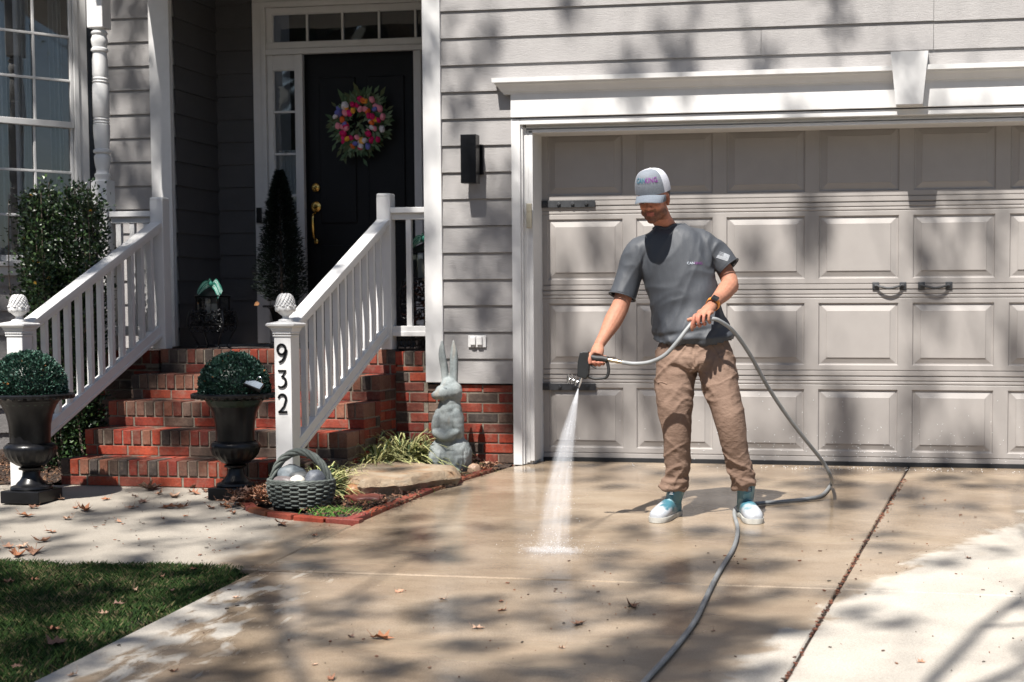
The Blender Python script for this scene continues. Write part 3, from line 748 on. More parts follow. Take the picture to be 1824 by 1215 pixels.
flat_rail(-3.723, -3.475, 'short white porch railing with a single baluster right of the steps', 1)
flat_rail(-5.80, -5.49, 'short white porch railing between the turned column and the left stair railing', 3)
PC = thing('porch_column', (-5.865, .05, .76), 'white turned wooden porch column with square base and top block left of the steps', 'column')
m = MB(); cx, cy = -5.868, .05
m.obox((cx, cy, 1.355), (.118, .118, 1.20), ch=.006); m.build('base_block', 'white_wood', PC)
m = MB(); m.obox((cx, cy, 3.32), (.120, .120, .62), ch=.006); m.build('top_block', 'white_wood', PC)
pr = [(.050, 1.955), (.050, 1.975), (.055, 1.985), (.055, 1.998), (.044, 2.01), (.043, 2.03), (.050, 2.06), (.056, 2.11), (.054, 2.125), (.044, 2.14), (.060, 2.150), (.060, 2.165), (.048, 2.175), (.052, 2.22), (.057, 2.30), (.057, 2.345), (.050, 2.35), (.057, 2.36), (.050, 2.37), (.057, 2.38), (.050, 2.39), (.057, 2.40), (.056, 2.62), (.050, 2.632), (.057, 2.642), (.050, 2.652), (.057, 2.662), (.050, 2.672),
      (.054, 2.69), (.052, 2.79), (.046, 2.845), (.058, 2.855), (.058, 2.870), (.048, 2.88), (.055, 2.91), (.057, 2.935), (.050, 2.955), (.048, 2.965), (.056, 2.975), (.056, 2.985), (.044, 2.998), (.046, 3.012), (.056, 3.02), (.05, 3.035)]
m.v = []; m = MB(); m.lathe(pr, (cx, cy, 0), 36); m.build('turned_shaft', 'white_wood', PC, smooth=True)

# ============================================================ urns and clipped balls
def urn(name, x, y, z, label, s=1.0, planted=True):
    Uo = thing(name, (x, y, z), label, 'urn')
    c = Vector((x, y, z)); b = MB(); q = .122 * s
    b.obox(c + Vector((0, 0, .036 * s)), (.245 * s, .245 * s, .072 * s), ch=.006)
    b.build('plinth', 'black_iron', Uo)
    b = MB(); P = lambda L: [(r * s, zz * s) for r, zz in L]
    b.lathe(P([(.112, .072), (.116, .080), (.112, .092), (.086, .100), (.078, .112), (.060, .130), (.050, .150), (.046, .178), (.050, .184), (.066, .188), (.068, .198), (.056, .203)]), c, 40, cap=False); b.build('stem', 'black_iron', Uo, smooth=True)
    b = MB()
    b.lathe(P([(.050, .203), (.078, .214), (.108, .236), (.130, .265), (.143, .300), (.145, .318), (.136, .332), (.128, .338), (.122, .342)]), c, 72, cap=False,
            mod=lambda a, zz, j: 1 + .030 * math.cos(a * 24) * math.sin(max(0, min(1, (zz / s - .205) / .12)) * 3.14))
    b.build('gadrooned_bowl', 'black_iron', Uo, smooth=True)
    b = MB(); b.lathe(P([(.112, .338), (.112, .39), (.116, .45), (.128, .51), (.150, .56), (.172, .592)]), c, 48, cap=False); b.build('bell', 'black_iron', Uo, smooth=True)
    b = MB(); b.lathe(P([(.170, .588), (.206, .598), (.236, .604), (.248, .610), (.251, .621), (.238, .630), (.208, .626), (.190, .612), (.168, .600)]), c, 96, cap=False, mod=lambda a, zz, j: 1 + .010 * math.cos(a * 32) * (1 if 1 < j < 7 else 0))
    for k in range(32):
        a = 2 * math.pi * k / 32; M = Matrix.Rotation(a, 3, 'Z'); b.ell(c + M @ Vector((.238, 0, .609)) * s, (.014 * s, .018 * s, .012 * s), M, 8, 6)
    b.build('egg_and_dart_rim', 'black_iron', Uo, smooth=True)
    b = MB(); b.lathe([(.001, .604 * s), (.172 * s, .606 * s)], c, 24, cap=False); b.build('potting_soil', 'mulch', Uo)
    return Uo
GR = [(.018, .055, .036), (.028, .078, .052), (.014, .042, .030), (.055, .125, .090), (.12, .21, .17), (.010, .028, .020)]
def ball(x, y, z, r, label, seed):
    random.seed(seed); b = MB()
    b.cur = (.006, .022, .012); b.ell((x, y, z), (r * .93, r * .93, r * .92), seg=24, rings=16)
    for i in range(7500):
        t = random.uniform(-.35, 1); a = U(0, 6.283); rr = math.sqrt(max(0, 1 - t * t)); n = Vector((rr * math.cos(a), rr * math.sin(a), t))
        lump = 1 + .05 * noise.noise(n * 4 + Vector((seed, 0, 0))); p = Vector((x, y, z)) + n * r * lump * U(.93, 1.0)
        d = (n + Vector((U(-1, 1), U(-1, 1), U(-.4, 1.0))) * .75).normalized(); sd = d.cross(Vector((U(-1, 1), U(-1, 1), U(-1, 1)))).normalized(); L = U(.012, .022); W = L * .40; nn = d.cross(sd)
        b.cur = random.choice(GR) if random.random() > .005 else (.40, .16, .05)
        b.add([p, p + d * L * .5 + sd * W + nn * .002, p + d * L, p + d * L * .5 - sd * W + nn * .002], [(0, 1, 2, 3)])
    return tag(b.build('boxwood_ball', 'foliage', loc=(x, y, z - r * .3)), label, 'topiary')
UR = urn('urn', -4.165, -1.46, gz(-1.46) - .004, 'black cast-iron urn on a square foot in front of the numbered newel post')
UL = urn('urn', -5.33, -1.74, gz(-1.8) + .002, 'black cast-iron urn on the far left in front of the left newel post', 1.02)
ball(-4.165, -1.46, .585, .200, 'clipped dark green boxwood ball in the urn beside the numbered post', 11)
ball(-5.33, -1.74, .595, .205, 'clipped dark green boxwood ball in the far left urn', 12)
SLp = MB(); M_ = Matrix.Rotation(-.45, 3, 'Y') @ Matrix.Rotation(-.5, 3, 'X'); cc = Vector((-3.985, -1.58, .605))
SLp.obox(cc, (.105, .07, .022), M_.transposed(), .004)
slo = SLp.build('solar_spotlight', 'black_iron', loc=cc); slo['_o'] = list(cc)
q = MB(); q.obox(cc + M_.transposed() @ Vector((0, 0, .0115)), (.092, .058, .002), M_.transposed()); q.build('solar_cell', 'solar', slo)
q = MB(); q.tube(catmull([cc + Vector((.0, .03, .02)), cc + Vector((.015, .03, .045)), cc + Vector((.035, .03, .04)), cc + Vector((.035, .03, .01))], 6), .002, 6); q.build('wire_loop', 'steel', slo)
tag(slo, 'small black solar light with pale panel clipped to the urn rim beside the 932 post', 'solar light')

# back urn with conifer
random.seed(5)
urn('planter_urn', -5.02, 1.08, .752, 'tall black planter urn on the porch left of the front door', .52)
def conifer(x, y, z, h, r, label):
    T = thing('conifer', (x, y, z), label, 'conifer')
    m = MB(); m.tube([(x, y, z), (x, y, z + h * .95)], [.014, .003], 8); m.build('trunk', 'bark', T)
    b = MB()
    for i in range(15000):
        t = random.random() ** .9; zz = z + .05 + t * (h - .05); R = r * (1 - t) ** .7 * (1 + .30 * noise.noise(Vector((t * 9, math.sin(i * 1.7) * 3, math.cos(i * 1.7) * 3)))) * min(1, .45 + t * 5)
        a = U(0, 6.283); rr = R * U(.1, 1.1) ** .7; p = Vector((x + rr * math.cos(a), y + rr * math.sin(a), zz))
        d = Vector((math.cos(a), math.sin(a), U(-.1, .9))).normalized(); sd = d.cross(Vector((U(-1, 1), U(-1, 1), U(-1, 1)))).normalized(); L = U(.02, .045)
        b.cur = random.choice([(.007, .014, .009), (.004, .009, .006), (.011, .020, .012)])
        b.add([p, p + d * L * .5 + sd * .004, p + d * L, p + d * L * .5 - sd * .004], [(0, 1, 2, 3)])
    b.build('foliage', 'foliage_soft', T); return T
conifer(-5.005, 1.08, 1.06, 1.03, .20, 'dark narrow potted conifer in the planter urn against the sidelight')
m = MB(); m.cur = (.36, .17, .07); m.prism([(0, 0), (.035, -.003), (.042, .014), (.024, .03), (.008, .024)], .004, (-5.16, .93, 1.075), (1, 0, .1), (0, .2, 1))
tag(m.build('dry_leaf', 'leafbits', loc=(-5.14, .93, 1.07)), 'single orange-brown dry leaf resting on the porch planter rim', 'leaf')

# evergreen shrub left of the steps
def shrub():
    random.seed(21)
    T = thing('evergreen_shrub', (-5.86, -.5, -.03), 'tall upright dark green evergreen shrub in front of the bay window', 'shrub')
    st = MB(); lf = MB()
    tops = []
    for i in range(34):
        bx = -5.88 + U(-.13, .20); by = -.45 + U(-.18, .16)
        tx = -6.22 + .62 * ((i + U(0, 1)) / 34); ty = by + U(-.1, .1)
        u = (tx + 6.22) / .62
        th = 1.88 - .13 * abs(u - .42) + U(-.12, .06)
        if .50 < u < .60: th = 1.35 + U(-.1, .1)
        if u < .07: th = 1.78
        P = catmull([(bx, by, -.05), (bx * .6 + tx * .4, by, .5), (tx + U(-.03, .03), ty, 1.1), (tx, ty, th)], 6)
        st.tube(P, [.008 - .006 * k / len(P) for k in range(len(P))], 5)
        nl = 1050 if u > .07 else 150
        for k in range(nl):
            t = random.random() ** .85; idx = t * (len(P) - 1); a = int(idx); p = P[a].lerp(P[min(a + 1, len(P) - 1)], idx - a)
            sp = (.045 if u > .07 else .022) * (1.15 - .3 * t); off = Vector((random.gauss(0, sp), random.gauss(0, sp), random.gauss(0, .03))); p = p + off
            d = (off.normalized() * .8 + Vector((U(-1, 1), U(-1, 1), U(-.1, 1.2)))).normalized(); sd = d.cross(Vector((U(-1, 1), U(-1, 1), U(-1, 1)))).normalized(); L = U(.020, .036); W = L * .34; nn = d.cross(sd) * .003
            lf.cur = random.choice([(.010, .026, .008), (.016, .042, .012), (.006, .016, .006), (.028, .062, .018), (.05, .09, .025)]) if random.random() > .002 else (.55, .30, .04)
            lf.add([p, p + d * L * .5 + sd * W + nn, p + d * L, p + d * L * .5 - sd * W + nn], [(0, 1, 2, 3)])
    st.build('stems', 'bark', T); lf.build('foliage', 'foliage', T)
shrub()

# ============================================================ porch lanterns with bows on scroll-iron stands
def bow(c, par, s=1.0):
    b = MB(); c = Vector(c)
    for k, (a, L, dr, lift) in enumerate([(2.75, .105, .06, .03), (3.35, .09, .065, .015), (-.25, .095, .055, .03), (.35, .085, .05, .04), (-.75, .11, .085, 0), (3.9, .10, .075, 0), (1.9, .05, .02, .04)]):
        d = Vector((math.cos(a), -abs(math.sin(a)) * .6 - .15, 0)).normalized(); n = 8; prev = None; wd = .018 * s
        for i in range(n + 1):
            t = i / n; p = c + (d * L * t + Vector((0, 0, lift * math.sin(t * 3.14) - dr * t * t))) * s
            side = Vector((0, .35, 1)).cross(d).normalized() * .3 + Vector((.15, -.2, .9)) * .7; side.normalize()
            row = [p + side * wd * u for u in (-1, -.5, -.15, .15, .5, 1)]
            if prev:
                for j in range(5):
                    b.cur = (.62, .80, .74) if j in (1, 3) else (.04, .28, .20); b.add([prev[j], prev[j + 1], row[j + 1], row[j]], [(0, 1, 2, 3)])
            prev = row
    b.cur = (.05, .32, .23); b.ell(c + Vector((0, -.015, .01)) * s, (.018 * s, .015 * s, .02 * s), seg=8, rings=6)
    b.build('striped_bow', 'ribbon', par, smooth=True)
def lantern(x, y, z, label):
    T = thing('lantern', (x, y, z), label, 'lantern'); m = MB(); w, h = .085, .20
    for sx in (-1, 1):
        for sy in (-1, 1): m.box(x + sx * w - .005, x + sx * w + .005, y + sy * w - .005, y + sy * w + .005, z, z + h)
    m.obox((x, y, z + .008), (.19, .19, .016), ch=.002); m.obox((x, y, z + h), (.19, .19, .012), ch=.002)
    for sx in (-.33, .33): m.box(x + sx * w - .002, x + sx * w + .002, y - w - .003, y - w, z, z + h)
    vs = [(x - .1, y - .1, z + h + .006), (x + .1, y - .1, z + h + .006), (x + .1, y + .1, z + h + .006), (x - .1, y + .1, z + h + .006), (x, y, z + h + .07)]
    m.add(vs, [(0, 1, 4), (1, 2, 4), (2, 3, 4), (3, 0, 4), (3, 2, 1, 0)]); m.build('frame', 'black_iron', T)
    g = MB(); g.box(x - w + .006, x + w - .006, y - w + .006, y + w - .006, z + .02, z + h - .01); g.build('glass', 'glass', T)
    g = MB(); g.lathe([(.045, 0), (.045, .13), (.03, .135)], (x, y, z + .018), 20); g.build('candle', 'candle', T)
    bow((x + .01, y - .03, z + h + .085), T)
def scroll(mb, c, r, turns=1.3, a0=0, flip=1, rad=.005):
    P = [Vector(c) + Vector((flip * r * (1 - t * .75) * math.cos(a0 + t * turns * 6.283), 0, r * (1 - t * .75) * math.sin(a0 + t * turns * 6.283))) for t in [i / 22 for i in range(23)]]
    mb.tube(P, [rad * (1 - .3 * i / 22) for i in range(23)], 6)
def scroll_stand(x, y, z, h, w, label):
    T = thing('plant_stand', (x, y, z), label, 'stand')
    for sx, sy in ((-1, -1), (1, -1), (-1, 1), (1, 1)):
        m = MB(); P = catmull([(x + sx * w, y + sy * w * .8, z + h), (x + sx * w * 1.12, y + sy * w * .9, z + h * .65), (x + sx * w * .78, y + sy * w * .7, z + h * .3), (x + sx * w * .62, y + sy * w * .55, z + .03), (x + sx * w * .85, y + sy * w * .7, z + .005)], 6)
        m.tube(P, .0065, 6); m.ell(P[-1], (.012, .012, .008), seg=8, rings=5); m.build('leg', 'black_iron', T, smooth=True)
    m = MB(); m.box(x - w, x + w, y - w * .8, y + w * .8, z + h * .62, z + h * .64)
    for yy in (y - w * .84, y + w * .84):
        m.tube([(x - w * 1.05, yy, z + h * .66), (x + w * 1.05, yy, z + h * .66)], .005, 6)
        for i in range(5):
            cx_ = x - w + w * 2 * (i + .5) / 5
            scroll(m, (cx_, yy, z + h * .80), h * .13, 1.3, i * 1.3, 1 if i % 2 else -1); scroll(m, (cx_, yy, z + h * .53), h * .10, 1.2, 2 + i, -1 if i % 2 else 1)
            m.ell((cx_, yy, z + h * .98), (.012, .008, .018), seg=8, rings=6)
        random.seed(int(x * 100))
        for i in range(60):   # cast vine leaves
            m.ell((x + U(-1.05, 1.05) * w, yy + U(-.012, .012), z + h * U(.68, 1.02)), (.011, .005, .008), Matrix.Rotation(U(0, 3), 3, 'Y'), 6, 4)
    for xx in (x - w * 1.03, x + w * 1.03):
        m.tube([(xx, y - w * .84, z + h * .66), (xx, y + w * .84, z + h * .66)], .005, 6)
        for i in range(50): m.ell((xx + U(-.01, .01), y + U(-.9, .9) * w * .8, z + h * U(.66, 1.0)), (.005, .011, .009), Matrix.Rotation(U(0, 3), 3, 'X'), 6, 4)
    m.build('scroll_basket', 'black_iron', T, smooth=True)
scroll_stand(-5.31, .55, .752, .285, .125, 'black scroll-work iron stand holding the left porch lantern')
lantern(-5.305, .55, .94, 'small glass lantern with striped green bow on the low stand left of the door')
scroll_stand(-3.70, .62, .752, .50, .13, 'taller black iron stand behind the right porch railing')
lantern(-3.70, .62, 1.255, 'glass lantern with striped green bow glimpsed behind the right porch railing')
# cast-iron lattice edging standing on the landing under the right porch rail
m = MB(); x0, x1, zz = -3.715, -3.485, .758
m.box(x0, x1, .075, .085, zz, zz + .022); m.box(x0, x1, .075, .085, zz + .082, zz + .092)
for i in range(4):
    cx_ = x0 + .03 + i * .057
    P = [Vector((cx_ + .02 * math.cos(a), .08, zz + .060 + .02 * math.sin(a))) for a in [k / 16 * 6.283 for k in range(17)]]; m.tube(P, .0055, 6)
    for sg in (-1, 1): m.tube([(cx_ + sg * .026, .08, zz + .085), (cx_ + sg * .01, .08, zz + .05), (cx_ + sg * .03, .08, zz + .02)], .005, 6)
tag(m.build('iron_edging', 'black_iron', smooth=True, loc=(-3.6, .08, zz)), 'low black cast-iron lattice standing under the right porch railing', 'edging')
# leafy houseplant behind the right railing
random.seed(9); T = thing('bronze_plant', (-3.62, .40, .76), 'bronze dark-leaved potted plant behind the right porch railing', 'plant'); b = MB(); st = MB()
st.lathe([(.06, 0), (.08, .14), (.085, .15)], (-3.62, .40, .752), 20); st.build('pot', 'black_iron', T)
for i in range(150):
    a = U(0, 6.28); p = Vector((-3.62 + .13 * U(-1, 1), .40 + .1 * U(-1, 1), .90 + U(0, .36))); d = Vector((math.cos(a), math.sin(a) - .3, U(-.6, .6))).normalized(); sd = d.cross(Vector((0, 0, 1))).normalized(); L = U(.05, .09)
    b.cur = random.choice([(.07, .022, .012), (.03, .012, .01), (.10, .035, .015), (.02, .014, .010)]); b.add([p, p + d * L * .45 + sd * L * .25, p + d * L, p + d * L * .45 - sd * L * .25], [(0, 1, 2, 3)])
b.build('foliage', 'foliage_soft', T)

# ============================================================ wreath
random.seed(4); WC = Vector((-4.485, 1.44, 2.487)); T = thing('wreath', WC, 'round spring wreath of tulips and leaves hanging on the black front door', 'wreath')
m = MB(); P = [WC + Vector((.155 * math.cos(a), 0, .155 * math.sin(a))) for a in [k / 24 * 6.283 for k in range(25)]]; m.tube(P, .018, 8); m.build('twig_ring', 'bark', T, smooth=True)
b = MB()
for i in range(620):
    a = U(0, 6.283); r = random.gauss(.155, .038); p = WC + Vector((r * math.cos(a), U(-.05, .0), r * math.sin(a)))
    o = 1 if random.random() < .8 else -1
    d = Vector((math.cos(a + U(-.9, .9)) * o, U(-.4, .1), math.sin(a + U(-.9, .9)) * o)).normalized(); sd = d.cross(Vector((0, 1, 0))).normalized(); L = U(.035, .085) * (1.25 if math.sin(a) > .7 or math.sin(a) < -.8 else 1)
    b.cur = random.choice([(.10, .16, .08), (.06, .11, .05), (.16, .22, .13), (.08, .10, .04)]); b.add([p, p + d * L * .5 + sd * L * .17, p + d * L, p + d * L * .5 - sd * L * .17], [(0, 1, 2, 3)])
b.build('greenery', 'foliage_soft', T)
FC = [(.75, .02, .20), (.85, .30, .38), (.85, .42, .05), (.80, .16, .03), (.70, .68, .72), (.16, .17, .50), (.85, .45, .10), (.60, .01, .12)]
for i in range(58):
    a = i / 58 * 6.283 * 1.0 + U(-.15, .15); r = U(.095, .205); p = WC + Vector((r * math.cos(a) * 1.05, U(-.085, -.04), r * math.sin(a)))
    f = MB(); f.cur = random.choice(FC); M = Matrix.Rotation(U(0, 6.28), 3, 'Y')
    s_ = U(.95, 1.35)
    for k in range(5):
        aa = k / 5 * 6.283; f.ell(p + M @ Vector((.007 * math.cos(aa), .007 * math.sin(aa), .003 * (k % 2))) * s_, (.011 * s_, .011 * s_, .021 * s_), M, 8, 6)
    f.build('tulip', 'foliage_soft', T, smooth=True)
# ============================================================ remesh helper
def remesh(mb, voxel, smooth=3, fac=.5, deform=None, col=None, name='tmp'):
    """union of overlapping closed solids -> one continuous skin, returned as an MB"""
    m = bpy.data.meshes.new(name); m.from_pydata(mb.v, [], mb.f); m.update()
    bm = bmesh.new(); bm.from_mesh(m); bmesh.ops.recalc_face_normals(bm, faces=bm.faces[:]); bm.to_mesh(m); bm.free()
    o = bpy.data.objects.new(name, m); COL.objects.link(o)
    r = o.modifiers.new('r', 'REMESH'); r.mode = 'VOXEL'; r.voxel_size = voxel
    if smooth:
        s = o.modifiers.new('s', 'SMOOTH'); s.factor = fac; s.iterations = smooth
    dg = bpy.context.evaluated_depsgraph_get(); dg.update(); e = o.evaluated_get(dg).to_mesh()
    out = MB(); out.v = [v.co.copy() for v in e.vertices]; nor = [v.normal.copy() for v in e.vertices]
    out.f = [list(p.vertices) for p in e.polygons]
    if deform:
        out.v = [deform(v, n) for v, n in zip(out.v, nor)]
    if col: out.c = [col(sum((out.v[i] for i in f), Vector()) / len(f)) for f in out.f]
    else: out.c = [None] * len(out.f)
    o.evaluated_get(dg).to_mesh_clear(); bpy.data.objects.remove(o); bpy.data.meshes.remove(m); return out
def rings(mb, R, n=28, sub=4, p=2.0):
    """loft: R = list of (centre, half-width vector u, half-depth vector v)"""
    C_ = catmull([r[0] for r in R], sub); Uu = catmull([r[1] for r in R], sub); Vv = catmull([r[2] for r in R], sub); vs = []
    for c, u, v in zip(C_, Uu, Vv):
        for k in range(n):
            a = 2 * math.pi * k / n; ca, sa = math.cos(a), math.sin(a); e = 2 / p
            vs.append(c + u * (abs(ca) ** e * (1 if ca >= 0 else -1)) + v * (abs(sa) ** e * (1 if sa >= 0 else -1)))
    m = len(C_)
    fs = [(i * n + k, i * n + (k + 1) % n, (i + 1) * n + (k + 1) % n, (i + 1) * n + k) for i in range(m - 1) for k in range(n)] + [tuple(range(n))[::-1], tuple((m - 1) * n + k for k in range(n))]
    mb.add(vs, fs)

# ============================================================ rabbit statue
MAT['eyestone'] = simple('dark_stone', (.12, .14, .15), .8, var=.1)
def rabbit():
    X, Y, Z = -3.20, -.35, -.045
    b = MB(); V = Vector
    def E(c, r, M=None): b.ell(V((X, Y, Z)) + V(c), r, M, 20, 14)
    E((0, .0, .03), (.12, .12, .04))
    E((-.055, .0, .13), (.085, .115, .125)); E((.058, .0, .13), (.085, .115, .13))       # haunches
    E((0, .02, .20), (.098, .10, .13)); E((.0, .0, .28), (.092, .09, .14)); E((.0, .0, .36), (.095, .085, .13)); E((.0, .0, .43), (.082, .075, .09)); E((.002, .0, .48), (.068, .066, .08))
    E((.060, -.11, .028), (.042, .085, .030)); E((-.055, -.11, .028), (.040, .085, .030))   # feet
    E((-.070, -.040, .35), (.036, .055, .10), Matrix.Rotation(.15, 3, 'Y')); E((.070, -.040, .35), (.036, .055, .10), Matrix.Rotation(-.15, 3, 'Y'))   # upper arms
    E((-.040, -.085, .275), (.060, .032, .030), Matrix.Rotation(.5, 3, 'Y')); E((.040, -.085, .275), (.060, .032, .030), Matrix.Rotation(-.5, 3, 'Y'))
    E((.014, -.005, .555), (.072, .080, .070)); E((.035, .0, .525), (.050, .06, .050)); E((-.025, -.045, .548), (.058, .058, .052)); E((-.062, -.075, .532), (.036, .036, .030)); E((-.004, -.01, .595), (.052, .06, .048))
    for (x0, x1, y1, tw) in ((-.028, -.048, .0, .0135), (.028, .030, .01, .0155)):      # ears, hollow in front
        for dx, w__ in ((-.009, 1), (.009, 1)):
            rings(b, [(V((X + x0 + dx, Y + .01, Z + .60)), V((tw, 0, 0)), V((0, .020, 0))), (V((X + x0 * .6 + x1 * .4 + dx * 1.2, Y + .010, Z + .70)), V((tw * 1.1, 0, 0)), V((0, .022, 0))), (V((X + x1 + dx * 1.1, Y + y1, Z + .80)), V((tw, 0, 0)), V((0, .018, 0))), (V((X + x1 * .96 + dx * .3, Y + y1, Z + .885)), V((.005, 0, 0)), V((0, .008, 0)))], n=14)
    def deform(v, n):
        q = (v - V((X, Y, Z))); f = noise.noise(V((q.x * 16, q.y * 16, q.z * 40))) * .0035 * (1 if q.z < .6 else .3)
        if q.z < .22: f += noise.noise(V((q.x * 60, q.y * 60, q.z * 26))) * .005
        return v + n * f
    def col(v):
        t = noise.noise(v * 9) + .5 * noise.noise(v * 31); q = v - V((X, Y, Z)); c = V((.165, .188, .192)).lerp(V((.275, .30, .30)), max(0, min(1, .5 + t)))
        s_ = noise.noise(V((v.x * 22, v.y * 22, v.z * 5))) - .12
        if s_ > .30: c = c.lerp(V((.24, .22, .19)), min(1, (s_ - .30) * 3))
        return tuple(c)
    r = remesh(b, .005, 5, .5, deform, col)
    o = r.build('rabbit_statue', attr_mat('weathered_stone', .85, 90, .5, .003, var=.2), smooth=True, loc=(X, Y, Z), angle=180)
    o['_o'] = [X, Y, Z]; tag(o, 'weathered blue-grey stone rabbit sitting upright with tall ears against the brick', 'statue')
    e = MB(); e.ell((X - .005, Y - .082, Z + .575), (.017, .008, .011)); e.build('eye', 'eyestone', o, smooth=True)
    e = MB(); e.ell((X - .088, Y - .096, Z + .540), (.006, .005, .004)); e.build('nose', 'eyestone', o, smooth=True)
rabbit()

# ============================================================ flagstone, basket, stones, bits in the bed
def rock(name, c, r, col, label, cat, seed, rotz=0, rough=.5, flat=False, group=None, amp=.12, n=24):
    b = MB(); M = Matrix.Rotation(rotz, 3, 'Z'); b.ell((0, 0, 0), (1, 1, 1), seg=n, rings=n * 2 // 3)
    R = Vector(r)
    def f(v):
        k = 1 + amp * noise.noise(v * 1.6 + Vector((seed, 0, 0))) + amp * .35 * noise.noise(v * 5 + Vector((seed, 3, 0)))
        w_ = Vector((v.x * k, v.y * k, v.z * k))
        if flat: w_.z = max(-.6, min(.55, w_.z * 1.3))
        return Vector(c) + M @ Vector((w_.x * R.x, w_.y * R.y, w_.z * R.z))
    b.v = [f(v) for v in b.v]
    o = b.build(name, simple('stone_%d' % seed, col, rough, var=.3, nscale=35, bump=.35, bdist=.003), smooth=True, loc=c, angle=180)
    return tag(o, label, cat, group)
# flagstone slab
fs_ = MB(); top = [(-3.80, -.62), (-3.62, -.52), (-3.30, -.60), (-3.04, -.72), (-2.985, -.90), (-3.06, -1.06), (-3.20, -1.30), (-3.36, -1.44), (-3.46, -1.38), (-3.58, -1.12), (-3.74, -.90)]
cxy = Vector((-3.36, -.95, 0)); n_ = len(top); P = []
fine = []
for i in range(n_):
    a, b_ = Vector((*top[i], 0)), Vector((*top[(i + 1) % n_], 0))
    for k in range(6): fine.append(a.lerp(b_, k / 6) + Vector((noise.noise(Vector((i, k * .7, 1))) * .02, noise.noise(Vector((i, k * .7, 9))) * .02, 0)))
L0 = []
for j, (ins, zz) in enumerate(((0.55, .0), (.25, .001), (.06, .0), (.0, -.012), (-.03, -.05), (-.01, -.085), (.02, -.14))):
    for i, p in enumerate(fine):
        q = p.lerp(cxy, ins) if ins >= 0 else p + (p - cxy).normalized() * (-ins)
        zt = .066 + .03 * (q.x + 3.4) * -.2 + .055 * (q.y + .6) * .35
        L0.append(Vector((q.x + (noise.noise(Vector((i * .9, j * 2, 0))) * .026 if j > 2 else 0), q.y + (noise.noise(Vector((i * .9, j * 2, 5))) * .026 if j > 2 else 0), zt + zz + (.010 * noise.noise(Vector((i * .8, j, 2))) if j > 1 else 0) + .006 * noise.noise(q * 5))))
N_ = len(fine); fs_.add(L0, [tuple(range(N_))] + [(j * N_ + i, (j + 1) * N_ + i, (j + 1) * N_ + (i + 1) % N_, j * N_ + (i + 1) % N_) for j in range(6) for i in range(N_)])
n = N('sandstone'); base = n.ramp(n.noise(5, 8, .65), [(.3, (.19, .135, .088)), (.5, (.27, .205, .14)), (.7, (.33, .28, .215))])
rust = n.ramp(n.noise(7, 5, .6, (1, 1, 3)), [(.5, (0, 0, 0)), (.68, (1, 1, 1))]); base = n.mix(n.math('MULTIPLY', rust, .5), base, (.27, .13, .05))
n.set(base=base, rough=.85, normal=n.bump(n.noise(22, 9, .7, (1, 1, 2.5)), 1.0, .022))
tag(fs_.build('flagstone', n.m, smooth=True, loc=cxy, angle=28), 'large flat tan sandstone slab lying in the bed in front of the rabbit', 'stone')

BC = Vector((-3.612, -1.78, gz(-1.78) + .012))
BK = thing('basket', BC, 'grey-green woven stone basket with a tall twisted handle full of stones', 'basket')
bkm = simple('basket_stone', (.085, .098, .090), .8, var=.35, nscale=40, bump=.4, bdist=.003)
b = MB()
def bk(a, z):   # wall radius
    t = z / .145; rx = .150 + .040 * t + .012 * math.sin(t * 3.14); return Vector((rx * math.cos(a), rx * .72 * math.sin(a), z))
for j in range(11):
    z = .008 + j * .0128
    P = []
    for k in range(97):
        a = k / 96 * 6.283; wv = .0065 * (1 if (k // 4 + j) % 2 else -1); q = bk(a, z); q.x *= 1 + wv / .15; q.y *= 1 + wv / .12; P.append(BC + q)
    b.tube(P, .0070, 6, cap=False)
for k in range(24):
    a = k / 24 * 6.283; b.tube([BC + bk(a, z) for z in (0, .05, .10, .145)], .006, 6)
for ph in (0, 3.14):                                    # scalloped braid on the rim
    P = [BC + bk(k / 128 * 6.283, .148 + .012 * abs(math.sin(k / 128 * 6.283 * 7 + ph * .5)) - .004) * 1.0 for k in range(129)]; b.tube(P, .0085, 8, cap=False)
    P = [BC + bk(k / 128 * 6.283, .136 + .010 * abs(math.cos(k / 128 * 6.283 * 7 + ph * .5))) for k in range(129)]; b.tube(P, .0075, 8, cap=False)
b.ell(BC + Vector((0, 0, .01)), (.155, .11, .02), seg=24, rings=8)
b.build('woven_body', bkm, BK, smooth=True, angle=180)
b = MB(); strands = 5
base_ = catmull([BC + Vector((-.168, .02, .03)), BC + Vector((-.178, .02, .15)), BC + Vector((-.125, .02, .262)), BC + Vector((-.02, .02, .312)), BC + Vector((.085, .02, .275)), BC + Vector((.158, .02, .17)), BC + Vector((.160, .02, .03))], 12)
for k in range(strands):
    P = []
    for i, p in enumerate(base_):
        t_ = (base_[min(i + 1, len(base_) - 1)] - base_[max(i - 1, 0)]).normalized(); u = t_.cross(Vector((0, 1, 0))).normalized(); v = t_.cross(u); a = i * .21 + k * 6.283 / strands
        P.append(p + (u * math.cos(a) + v * math.sin(a)) * .0135)
    b.tube(P, .0100, 8)
b.build('handle', bkm, BK, smooth=True, angle=180)
rock('stone', BC + Vector((-.075, .045, .175)), (.085, .055, .060), (.115, .135, .150), 'large slate-grey upright stone at the back left inside the basket', 'stone', 1, .5)
rock('stone', BC + Vector((-.075, -.06, .150)), (.082, .045, .032), (.13, .11, .11), 'purplish-grey long stone at the front left in the basket', 'stone', 2, -.35)
rock('stone', BC + Vector((-.005, -.005, .172)), (.065, .045, .030), (.06, .063, .065), 'dark charcoal stone in the middle of the basket behind the white one', 'stone', 3, .1)
rock('stone', BC + Vector((.012, -.075, .158)), (.044, .034, .030), (.62, .58, .50), 'small egg-shaped white stone in the basket', 'stone', 4, .1, amp=.03)
